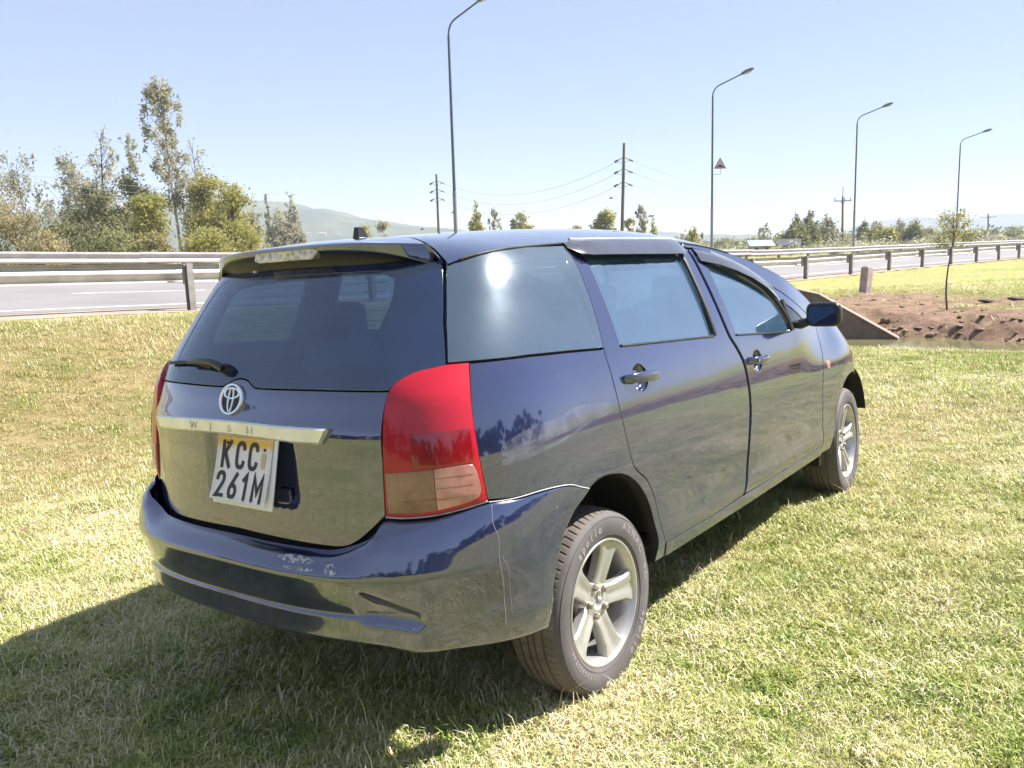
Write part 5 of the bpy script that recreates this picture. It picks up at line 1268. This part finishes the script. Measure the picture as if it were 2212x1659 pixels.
for m in (False, True):
    sgn = -1 if m else 1
    v1 = [(1.525, 1.512, 1.488, .008), (1.56, 1.512, 1.462, .020), (1.61, 1.510, 1.449, .030)] + [(t, 1.510 - .012 * ((t - 1.61) / .75) ** 2, 1.449 - .018 * ((t - 1.61) / .75), .032) for t in np.linspace(1.7, 2.30, 8)] + [(2.34, 1.492, 1.434, .026), (2.37, 1.490, 1.45, .012)]
    o = visor(v1, rdo[m], m)
    bm = bmesh.new(); bm_tube(bm, [(x, y * sgn, z) for x, y, z in [offs(side, .014)(t, zt_ + .001) for t, zt_, _, _ in v1[1:-1]]], .0065, 6); bm_obj('bright_strip', bm, m_visc, o, smooth=True)
    fv = [(2.475, 1.472), (2.60, 1.440), (2.75, 1.402), (2.90, 1.355), (3.02, 1.303), (3.11, 1.25), (3.17, 1.20)]
    v2 = [(t, z, z - lerp(.062, .040, i / 6), (.008, .026, .028, .027, .024, .016, .006)[i]) for i, (t, z) in enumerate(fv)]
    o = visor(v2, fdo[m], m)
    bm = bmesh.new(); bm_tube(bm, [(x, y * sgn, z) for x, y, z in [offs(side, .012)(t, zt_ + .001) for t, zt_, _, _ in v2[1:-1]]], .005, 6); bm_obj('bright_strip', bm, m_visc, o, smooth=True)

# door handles
def handle(ct, cz, L, parent, m, key=False):
    sgn = -1 if m else 1; bm = bmesh.new(); n_ = 14; sl_ = -.075
    rings = []
    for i in range(n_ + 1):
        a = i / n_; t = ct + (a - .5) * L; z = cz + (a - .5) * L * sl_; o_ = .006 + .030 * math.sin(math.pi * min(1, max(0, a))) ** .45; w = .0190 * (.62 + .38 * math.sin(math.pi * a) ** .5)
        n = Vector(nrm(side, t, z)); b = Vector(side(t, z)) + n * (o_ - .004); up = Vector((0, 0, 1))
        ring = []
        for q in np.linspace(0, 2 * math.pi, 12, endpoint=False):
            p = b + up * (w * math.sin(q)) + n * (.0085 * math.cos(q)); ring.append(bm.verts.new((p.x, p.y * sgn, p.z)))
        rings.append(ring)
    for i in range(n_):
        for j in range(12): bm.faces.new((rings[i][j], rings[i][(j + 1) % 12], rings[i + 1][(j + 1) % 12], rings[i + 1][j]))
    bm.faces.new(rings[0]); bm.faces.new(rings[-1][::-1])
    h = bm_obj('door_handle', bm, m_paint, parent, smooth=True, angle=60)
    if key:
        b = Vector(offs(side, .034)(ct - L * .34, cz - L * .34 * sl_)); n = Vector(nrm(side, ct, cz)); bm = bmesh.new(); bm_tube(bm, [(b.x, b.y * sgn, b.z), ((b + n * .003).x, (b + n * .003).y * sgn, b.z)], .007, 12); bm_obj('keyhole', bm, m_chrome, h)
for m in (False, True):
    handle(1.662, 1.030, .225, rdo[m], m); handle(2.722, .957, .20, fdo[m], m, True)

# door mirror
for m in (False, True):
    sgn = -1 if m else 1
    root_m = fdo[m]
    bm = bmesh.new(); r_ = bmesh.ops.create_cube(bm, size=1); bmesh.ops.transform(bm, matrix=Matrix.Diagonal((.105, .180, .132, 1)), verts=bm.verts)
    for v_ in bm.verts:
        if v_.co.x > 0: v_.co.y *= .80; v_.co.z *= .72
    bmesh.ops.bevel(bm, geom=bm.edges[:], offset=.040, segments=6, affect='EDGES', profile=.55)
    cx, cy, cz = 2.87, -.935 * sgn, 1.108
    bmesh.ops.transform(bm, matrix=Matrix.Translation((cx + .045, cy, cz)), verts=bm.verts)
    hs_ = bm_obj('door_mirror', bm, m_black, root_m, smooth=True, angle=50)
    def rr_rect(w, h, r, n=6):
        out = []
        for cxx, cyy, a0 in ((w / 2 - r, h / 2 - r, 0), (-w / 2 + r, h / 2 - r, 90), (-w / 2 + r, -h / 2 + r, 180), (w / 2 - r, -h / 2 + r, 270)):
            for i in range(n + 1): a = R(a0 + 90 * i / n); out.append((cxx + r * math.cos(a), cyy + r * math.sin(a)))
        return out
    bm = bmesh.new(); pr = rr_rect(.140, .096, .032); q1 = [bm.verts.new((cx - .0105, cy + y, cz + z)) for y, z in pr]; bm.faces.new(q1)
    for f_ in bm.faces: f_.normal_update()
    mg = bm_obj('mirror_glass', bm, m_mirror, hs_)
    bm = bmesh.new(); bm_tube(bm, [(cx - .0105, cy + y, cz + z) for y, z in pr + pr[:1]], .004, 5, False); bm_obj('glass_rim', bm, m_rub, hs_, smooth=True)
    bm = bmesh.new()
    bm_tube(bm, [(2.93, -.86 * sgn, 1.075), (2.92, -.80 * sgn, 1.055), (2.91, -.77 * sgn, 1.045)], [.020, .026, .034], 10); bm_obj('mirror_foot', bm, m_black, hs_, smooth=True)

# wheels
m_nut = simple('stained_steel_nut', (.30, .255, .21), .45, .5, var=.35, scale=30)
def make_wheel(style, detail):
    root = empty('wheel'); root.parent = car
    bm = bmesh.new(); half = [(-.083, .3035), (-.0925, .298), (-.0995, .287), (-.1030, .268), (-.1025, .250), (-.1000, .236), (-.0965, .226), (-.0925, .2175), (-.088, .212)]
    bm_lathe(bm, half, 120); bm_lathe(bm, [(-a, r) for a, r in half], 120)
    ty = bm_obj('tyre', bm, m_tyre, root, smooth=True, angle=60)
    prof = [(-.0835, .3035), (-.078, .3070), (-.066, .3105), (-.050, .3130), (-.0492, .3060), (-.0412, .3065), (-.0404, .3140), (-.0170, .3150), (-.0162, .3075), (-.0085, .3075), (-.0077, .3152)]
    prof = prof + [(-a, r) for a, r in prof[::-1]]
    bm = bmesh.new(); seg = 420; rings = []
    for a, r in prof:
        ring = []
        for k_ in range(seg):
            rr2 = r - (.0035 if (k_ % 6 == 0 and abs(a) > .045 and abs(a) < .083) else 0) - (.003 if (k_ % 12 == 2 and abs(a) < .041 and r > .31) else 0)
            t = 2 * math.pi * (k_ + abs(a) * 50) / seg; ring.append(bm.verts.new((rr2 * math.cos(t), a, rr2 * math.sin(t))))
        rings.append(ring)
    for i in range(len(prof) - 1):
        for k_ in range(seg): bm.faces.new((rings[i][k_], rings[i][(k_ + 1) % seg], rings[i + 1][(k_ + 1) % seg], rings[i + 1][k_]))
    bm_obj('tread', bm, m_tread, ty, smooth=True, angle=28)
    # raised rings of the sidewall
    bm = bmesh.new(); 
    for (rr_, w, yy) in ((.2880, .0016, -.0993), (.2300, .0014, -.0985)): bm_tube(bm, [(rr_ * math.cos(q), yy, rr_ * math.sin(q)) for q in np.linspace(0, 2 * math.pi, 97)], w, 4, False)
    bm_obj('sidewall_ring', bm, m_tyre, ty, smooth=True)
    if detail:
        m_let = simple('raised_rubber_letters', (.21, .185, .19), .7, var=.2)
        def arc_text(s, a0, step, size, rad, xs=1.0):
            for i, ch in enumerate(s):
                if ch == ' ': continue
                al = R(a0 - i * step); o = text_mesh(ch, size, .0016, 'letter', m_let, ty, xs, .0012)
                o.matrix_local = Matrix.Translation((rad * math.cos(al), -.1020, rad * math.sin(al))) @ Matrix.Rotation(math.pi / 2 - al, 4, 'Y') @ Matrix.Rotation(R(90), 4, 'X')
        arc_text('apollo', 127, 6.2, .036, .262, 1.1); arc_text('ALNAC 4G', 60, 8.2, .030, .262, 1.2); arc_text('apollo', -28, 6.2, .036, .262, 1.1); arc_text('205/55R16', 236, 4.4, .019, .248, 1.0)
    # rim barrel
    bm = bmesh.new(); bm_lathe(bm, [(-.0905, .2165), (-.0935, .2145), (-.0935, .2090), (-.0890, .2060), (-.078, .2010), (-.072, .1965), (-.045, .1925), (.02, .1880), (.07, .1920), (.088, .205), (.091, .2165)], 96)
    rim = bm_obj('rim', bm, m_rim, root, smooth=True, angle=35)
    yh = -.056 if style == 1 else -.060
    bm = bmesh.new(); bm_lathe(bm, [(yh + .012, .014), (yh + .012, .024), (yh - .002, .0275), (yh - .005, .032), (yh - .002, .040), (yh, .066), (yh + .012, .074), (yh + .05, .076)], 40)
    r0 = bmesh.ops.create_circle(bm, cap_ends=True, segments=24, radius=.0245); bmesh.ops.transform(bm, matrix=Matrix.Translation((0, yh + .010, 0)) @ Matrix.Rotation(R(90), 4, 'X'), verts=r0['verts'])
    bm_obj('hub', bm, m_rim, rim, smooth=True, angle=35)
    for sp_i in range(5):
        ang = R(-2 + 72 * sp_i + (10 if style == 2 else 0)); bm = bmesh.new(); rows = []
        for i, r in enumerate(np.linspace(.050, .2015, 12)):
            u = i / 11; w = lerp(.032, .048, u) + .016 * ss1(.72, 1, u) + .007 * ss1(.25, 0, u) - (0 if style == 1 else .006)
            ya = lerp(yh, -.0835, u ** .75) ; gr = .0048 * ss1(.0, .12, u) * (1 - ss1(.90, 1.0, u)) * (1 if style == 1 else 1.5); gw = lerp(.20, .32, u)
            row = []
            for (c_, d_) in ((-1, .034), (-1.0, .006), (-.86, .0), (-gw - .12, .0005), (-gw + .08, gr), (gw - .08, gr), (gw + .12, .0005), (.86, .0), (1.0, .006), (1, .034)):
                x_, y_, z_ = r, ya + d_, c_ * w
                row.append(bm.verts.new((x_ * math.cos(ang) - z_ * math.sin(ang), y_, x_ * math.sin(ang) + z_ * math.cos(ang))))
            rows.append(row)
        for i in range(11):
            for j in range(9): bm.faces.new((rows[i][j], rows[i][j + 1], rows[i + 1][j + 1], rows[i + 1][j]))
        bm_obj('spoke', bm, m_rim, rim, smooth=True, angle=32)
    for i in range(5):
        a = R(34 + 72 * i); bm = bmesh.new(); x, z = .052 * math.cos(a), .052 * math.sin(a)
        bm_tube(bm, [(x, yh + .01, z), (x, yh - .012, z), (x, yh - .016, z)], [.0135, .012, .008], 6 if i % 2 else 10); bm_obj('wheel_nut', bm, m_nut, rim)
    bm = bmesh.new(); bm_lathe(bm, [(-.01, .02), (-.01, .135), (.005, .137), (.012, .135), (.012, .02)], 40); bm_box(bm, .09, -.006, .085, .075, .05, .11, .01, Matrix.Rotation(R(-45), 4, 'Y').to_quaternion()); bm_obj('brake_disc', bm, m_brake, root, smooth=True, angle=40)
    return root
def wheel_copy(root):
    r = root.copy(); col.objects.link(r)
    for ch in [o for o in bpy.data.objects if o.parent == root]:
        c = ch.copy(); col.objects.link(c); c.parent = r
        for g_ in [o for o in bpy.data.objects if o.parent == ch]:
            d = g_.copy(); col.objects.link(d); d.parent = c
    return r
# the hierarchy may go no deeper than thing > part > sub-part: tyre, rim and brake hang straight on the car
def flatten(root, loc, rz, rx=0, spin=0):
    M_ = Matrix.Translation(loc) @ Matrix.Rotation(rz, 4, 'Z') @ Matrix.Rotation(rx, 4, 'X') @ Matrix.Rotation(spin, 4, 'Y')
    for ch in [o for o in bpy.data.objects if o.parent == root]: ch.parent = car; ch.matrix_parent_inverse = Matrix(); ch.matrix_local = M_ @ ch.matrix_basis
    bpy.data.objects.remove(root)
wr = make_wheel(1, True); wf_ = make_wheel(2, False); wl = wheel_copy(wf_); wl2 = wheel_copy(wf_)
ZW = .300
flatten(wr, (.94, -.712, ZW), 0, R(-.8), R(0)); flatten(wf_, (3.69, -.716, ZW), R(3.5), R(-.6)); flatten(wl, (.94, .712, ZW), math.pi, 0, R(40)); flatten(wl2, (3.69, .712, ZW), math.pi, 0, R(15))

# dark inner structure
lin = [(0, .46), (.55, .44), (.75, .43), (.985, .43)] + [(t - .012, z + .012) for t, z in ARCH[4:-4]] + [(1.725, .43), (1.80, .38), (3.74, .375)] + [(t, z + .012) for t, z in FA[2:-1]] + [(4.70, .34), (5.1, .34), (5.1, .60), (4.72, .66), (4.4, .80), (4.0, .90), (3.66, 1.0), (3.3, 1.02), (2.6, 1.065), (1.5, 1.125), (.75, 1.15), (.60, 1.10), (0, 1.10)]
for m in (False, True):
    panel('inner_body', offs(side, -.024), lin, m_under, car, gap=0, res=.06, thick=0, mirror=m)
    up = [(.60, 1.11), (.80, 1.14), (1.5, 1.115), (2.6, 1.055), (3.3, 1.01), (3.66, 1.0)] + [(t, z - .012) for t, z in gut_pts(.62, 3.42, 22)[::-1]]
    up = up + [(.83, 1.455), (.70, 1.45), (.60, 1.28)]
    H1 = [(1.66, 1.13), (2.335, 1.10), (2.335, 1.27), (2.335, 1.452), (1.645, 1.468)]; H2 = [(2.535, 1.08), (3.60, 1.035), (3.40, 1.12), (3.224, 1.20), (3.05, 1.262), (2.869, 1.32), (2.66, 1.388), (2.535, 1.42)]
    panel('inner_pillars', offs(side, -.018), up, m_int, car, gap=0, res=.06, thick=.02, holes=[QH, H1, H2], mirror=m)
bm = bmesh.new(); bm_box(bm, 2.35, 0, .36, 3.9, 1.15, .10, .02); bm_box(bm, 1.02, 0, .60, 1.3, 1.12, .06, .01); bm_box(bm, .43, 0, .50, .50, 1.02, .05, .02); bm_box(bm, 2.3, 0, .38, 1.9, 1.60, .06, .02); bm_box(bm, 4.1, 0, .40, .5, 1.1, .2, .03)
bm_obj('floor_pan', bm, m_under, car)
for s_ in (-1, 1):
    bm = bmesh.new(); bm_box(bm, 3.29, s_ * .68, .37, .03, .20, .27, .008); bm_obj('sun_block_plate', bm, m_under, car)  # added plates behind the front wheels, stop sun reaching under the car
for x in (.94, 3.69):
    for s_ in (-1, 1):
        bm = bmesh.new(); rings = []
        for y in (.815, .56):
            rings.append([bm.verts.new((x + .385 * math.cos(a), s_ * y, .35 + .39 * math.sin(a))) for a in np.linspace(R(12), R(168), 26)])
        for j in range(25): bm.faces.new((rings[0][j], rings[0][j + 1], rings[1][j + 1], rings[1][j]))
        bm.faces.new(rings[1]); bm_obj('wheel_well', bm, m_under, car, smooth=True)
bm = bmesh.new(); bm_tube(bm, [(.94, -.60, .30), (.94, .60, .30)], .045, 10); bm_tube(bm, [(1.1, -.45, .36), (.94, -.55, .30)], .03, 6); bm_obj('rear_axle', bm, m_under, car)
m_exh = simple('rusty_exhaust', (.13, .07, .05), .9, var=.4, scale=20, bump=.4)
bm = bmesh.new(); bm_tube(bm, [(1.2, -.45, .36), (.60, -.45, .35), (.45, -.43, .35), (.40, -.42, .345), (.355, -.41, .335)], [.03, .03, .030, .030, .028], 14, False); bm_tube(bm, [(.75, -.15, .36), (.42, -.15, .36)], .11, 16); bm_obj('exhaust_pipe', bm, m_exh, car, smooth=True)
# cabin
def seat(x, y, w, two=1):
    s_ = empty('seat'); bpy.data.objects.remove(s_)
    bm = bmesh.new(); bm_box(bm, x + .05, y, .62, .50, w, .16, .04); bm_box(bm, x - .20, y, .93, .14, w, .62, .05, Matrix.Rotation(R(-14), 4, 'Y').to_quaternion()); se = bm_obj('seat', bm, m_int, car, smooth=True, angle=50)
    n_ = two
    for i in range(n_):
        yy = y + (0 if n_ == 1 else (i - .5) * w * .55); bm = bmesh.new(); bm_box(bm, x - .29, yy, 1.27, .10, .25, .15, .035); bm_tube(bm, [(x - .28, yy - .06, 1.15), (x - .29, yy - .06, 1.25)], .006, 6); bm_tube(bm, [(x - .28, yy + .06, 1.15), (x - .29, yy + .06, 1.25)], .006, 6); bm_obj('headrest', bm, m_int, se, smooth=True, angle=50)
seat(1.15, 0, 1.10, 2); seat(1.95, 0, 1.25, 2); seat(2.75, -.36, .50); seat(2.75, .36, .50)
bm = bmesh.new(); bm_box(bm, 3.38, 0, .93, .42, 1.34, .22, .06); bm_box(bm, 3.22, -.0, .85, .1, 1.2, .2, .04); dash = bm_obj('dashboard', bm, m_int, car, smooth=True, angle=50)
bm = bmesh.new(); bm_tube(bm, [(3.12 + .06 * math.sin(a), -.36 + .19 * math.cos(a), .98 + .18 * math.sin(a)) for a in np.linspace(0, 2 * math.pi, 33)], .014, 8, False); bm_tube(bm, [(3.12, -.53, .98), (3.14, -.36, .97), (3.12, -.19, .98)], .014, 6); bm_obj('steering_wheel', bm, m_int, car, smooth=True)
bm = bmesh.new(); bm_box(bm, 2.62, 0, 1.405, .03, .22, .06, .012); bm_tube(bm, [(2.63, 0, 1.42), (2.66, 0, 1.47)], .008, 6); bm_obj('rear_view_mirror', bm, m_black, car, smooth=True)

# ------------------------------------------------------------------ grass
def grass_mat(name, stops, trans=.35):
    k = NT(name); ge = k.n('ShaderNodeNewGeometry'); p = ge.outputs['Position']; inf = k.n('ShaderNodeObjectInfo')
    n1 = k.noise(.55, 4, .6, p); n2 = k.noise(3.2, 4, .65, p); n3 = k.noise(40, 2, .5, p)
    f = k.math('ADD', k.math('ADD', k.math('MULTIPLY', n1, .36), k.math('MULTIPLY', n2, .48)), k.math('ADD', k.math('MULTIPLY', inf.outputs['Random'], .16), k.math('MULTIPLY', n3, .06)))
    c = k.ramp(f, stops); sl = k.ramp(k.noise(.16, 4, .6, p), [(.46, 0), (.60, .5)]); c = k.mix(sl, c, (.46, .37, .19)); c = k.mix(k.math('MULTIPLY', k.ramp(k.math('MULTIPLY', k.n('ShaderNodeVectorMath', {0: p, 1: (-4.7, 9.2, 0)}, operation='DISTANCE').outputs['Value'], .16), [(.25, .75), (.8, 0)]), k.ramp(k.noise(1.1, 5, .7, p), [(.35, .25), (.6, 1)])), c, (.40, .31, .155))
    d = k.n('ShaderNodeBsdfDiffuse', {'Color': c}); t = k.n('ShaderNodeBsdfTranslucent', {'Color': c}); g = k.n('ShaderNodeBsdfGlossy', {'Color': (.9, .9, .8), 'Roughness': .45})
    m1 = k.n('ShaderNodeMixShader', {0: trans}); k.set(m1.inputs[1], d); k.set(m1.inputs[2], t)
    m2 = k.n('ShaderNodeMixShader', {0: .05}); k.set(m2.inputs[1], m1); k.set(m2.inputs[2], g)
    return k.finish(m2)
m_gr = grass_mat('living_grass', [(.38, (.13, .215, .035)), (.47, (.29, .37, .07)), (.55, (.46, .47, .15)), (.66, (.64, .58, .33))])
m_dry = grass_mat('dry_grass', [(.3, (.50, .44, .23)), (.6, (.74, .65, .43))], .25)
def tuft(name, n, h, spread, w, seed, mat, lean=.9):
    r = np.random.default_rng(seed); v, f = [], []
    for i in range(n):
        a = r.uniform(0, 6.28); d = spread * math.sqrt(r.random()); x, y = d * math.cos(a), d * math.sin(a); L = h * r.uniform(.5, 1.25); b = r.uniform(0, 6.28); le = lean * r.uniform(.35, 1.3)
        dx, dy = math.cos(b), math.sin(b); px, py = -dy, dx; w_ = w * r.uniform(.7, 1.3); base = len(v)
        # bent blade: base, middle, tip
        mx_, mz = L * .5 * math.sin(le * .6), L * .55 * math.cos(le * .6); tx, tz = mx_ + L * .5 * math.sin(min(1.9, le * 1.5)), mz + L * .45 * math.cos(min(1.9, le * 1.5))
        v += [(x + px * w_, y + py * w_, -.004), (x - px * w_, y - py * w_, -.004), (x + dx * mx_ + px * w_ * .8, y + dy * mx_ + py * w_ * .8, mz), (x + dx * mx_ - px * w_ * .8, y + dy * mx_ - py * w_ * .8, mz), (x + dx * tx, y + dy * tx, max(.002, tz))]
        f += [(base, base + 1, base + 3, base + 2), (base + 2, base + 3, base + 4)]
    me = bpy.data.meshes.new(name); me.from_pydata(v, [], f); me.materials.append(mat); me.polygons.foreach_set('use_smooth', [True] * len(me.polygons)); me.update()
    return bpy.data.objects.new(name, me)
tc = bpy.data.collections.new('grass_tufts')          # sources of the instances: not linked to the scene
for i in range(5): tc.objects.link(tuft('grass_tuft', 16, .026, .036, .0013, 40 + i, m_gr, 1.35))
tc.objects.link(tuft('grass_tuft', 9, .038, .040, .0012, 50, m_gr, 1.2))
for i in range(3): tc.objects.link(tuft('dry_tuft', 12, .036, .042, .0012, 60 + i, m_dry, 1.75))
tc.objects.link(tuft('dry_stalks', 4, .075, .04, .0011, 70, m_dry, 1.9))
NTUFT = 10
def scatter(name, P_, scl, idx, label):
    me = bpy.data.meshes.new(name); me.vertices.add(len(P_)); me.vertices.foreach_set('co', P_.astype(np.float32).ravel())
    for nm, ty, dt in (('s', 'FLOAT', scl.astype(np.float32)), ('idx', 'INT', idx.astype(np.int32)), ('rot', 'FLOAT', rng.uniform(0, 6.28, len(P_)).astype(np.float32))):
        a = me.attributes.new(nm, ty, 'POINT'); a.data.foreach_set('value', dt)
    me.update(); o = bpy.data.objects.new(name, me); col.objects.link(o)
    g = bpy.data.node_groups.new(name, 'GeometryNodeTree'); g.interface.new_socket('Geometry', in_out='INPUT', socket_type='NodeSocketGeometry'); g.interface.new_socket('Geometry', in_out='OUTPUT', socket_type='NodeSocketGeometry')
    gi = g.nodes.new('NodeGroupInput'); go = g.nodes.new('NodeGroupOutput'); iop = g.nodes.new('GeometryNodeInstanceOnPoints'); ci = g.nodes.new('GeometryNodeCollectionInfo')
    ci.inputs['Collection'].default_value = tc; ci.inputs['Separate Children'].default_value = True; ci.inputs['Reset Children'].default_value = True
    def attr(nm, ty): n = g.nodes.new('GeometryNodeInputNamedAttribute'); n.data_type = ty; n.inputs[0].default_value = nm; return n.outputs[0]
    iop.inputs['Pick Instance'].default_value = True
    cb = g.nodes.new('ShaderNodeCombineXYZ'); g.links.new(attr('rot', 'FLOAT'), cb.inputs[2])
    g.links.new(gi.outputs[0], iop.inputs['Points']); g.links.new(ci.outputs[0], iop.inputs['Instance']); g.links.new(attr('idx', 'INT'), iop.inputs['Instance Index']); g.links.new(cb.outputs[0], iop.inputs['Rotation']); g.links.new(attr('s', 'FLOAT'), iop.inputs['Scale']); g.links.new(iop.outputs[0], go.inputs[0])
    md = o.modifiers.new('grass', 'NODES'); md.node_group = g
    return tag(o, label, 'grass', kind='stuff')
def field(n, y0, y1, power, scale0, seed):
    r = np.random.default_rng(seed); u = r.random(n); y = (y0 ** power + u * (y1 ** power - y0 ** power)) ** (1 / power); x = (r.random(n) * 2 - 1) * (y * .64 + .9)
    q, s = qs(x, y); z = ground_z(x, y); dm = dirt_mask(x, y); keep = (vnoise(x, y, 13.0, 8) > .02 + .22 * vnoise(x, y, 1.3, 13)) & (q > .45 + .5 * vnoise(x, y, 2.0, 3)) & (z > -.36 - .02 * y) & (r.random(n) > dm * .97)
    x, y, z = x[keep], y[keep], z[keep]
    dry = fbm(x, y, .55, 4, 90) + fbm(x, y, 2.2, 3, 95) * .6 + .05 * np.exp(-((x + 3.2) ** 2 + (y - 3.4) ** 2) / 6)
    pr = r.random(len(x)); isdry = pr < np.clip(.26 + dry * 1.3, .08, .7)
    idx = np.where(isdry, 0, 0); di = r.integers(0, 4, len(x)); gi_ = r.integers(0, 6, len(x)); idx = np.where(isdry, di, di)
    # collection children come in name order: dry_stalks, dry_tuft x3, grass_tuft x6
    rarest = (r.random(len(x)) < .12); idx = np.where(isdry, np.where(rarest, 0, 1 + r.integers(0, 3, len(x))), 4 + gi_)
    sc_ = scale0 * (.6 + .8 * r.random(len(x))) * (1 + .0 * y) * (.40 + .5 * vnoise(x, y, 1.7, 30) + .75 * sst(.1, .7, vnoise(x, y, 13.0, 8))) * (1 + y * .035)
    return np.stack([x, y, z], 1), sc_, idx
def patch(n, x0, x1, y0, y1, seed):
    r = np.random.default_rng(seed); x = r.uniform(x0, x1, n); y = r.uniform(y0, y1, n); k_ = (np.abs(x) > y * .64 + .85) | (y < 1.3); x, y = x[k_], y[k_]; z = ground_z(x, y)
    i_ = np.where(r.random(len(x)) < .35, 1 + r.integers(0, 3, len(x)), 4 + r.integers(0, 6, len(x))); return np.stack([x, y, z], 1), 1.3 * (.6 + .8 * r.random(len(x))), i_
P3, S3, I3 = patch(60000, -7, 9, -5, 6, 3)
P1, S1, I1 = field(150000, 1.3, 6.0, 1.6, 1.0, 1)
P2, S2, I2 = field(110000, 6.0, 26.0, 1.1, 1.05, 2)
PP = np.concatenate([P1, P2, P3]); SS = np.concatenate([S1, S2, S3]); II = np.concatenate([I1, I2, I3])
scatter('grass', PP, SS, II, 'short trampled grass with dry straw all over the field around the car')

# ------------------------------------------------------------------ haze
bm = bmesh.new(); bmesh.ops.create_cube(bm, size=1); bmesh.ops.transform(bm, matrix=Matrix.Translation((0, 300, 58.5)) @ Matrix.Diagonal((11000, 10500, 125, 1)), verts=bm.verts)
k = NT('haze'); vol = k.n('ShaderNodeVolumePrincipled', {'Color': (.80, .88, 1.0, 1), 'Density': 1 / 2300, 'Anisotropy': .0}); k.set(k.out.inputs['Volume'], vol)
HAZE = True
if HAZE: tag(bm_obj('haze', bm, k.m), kind='stuff')
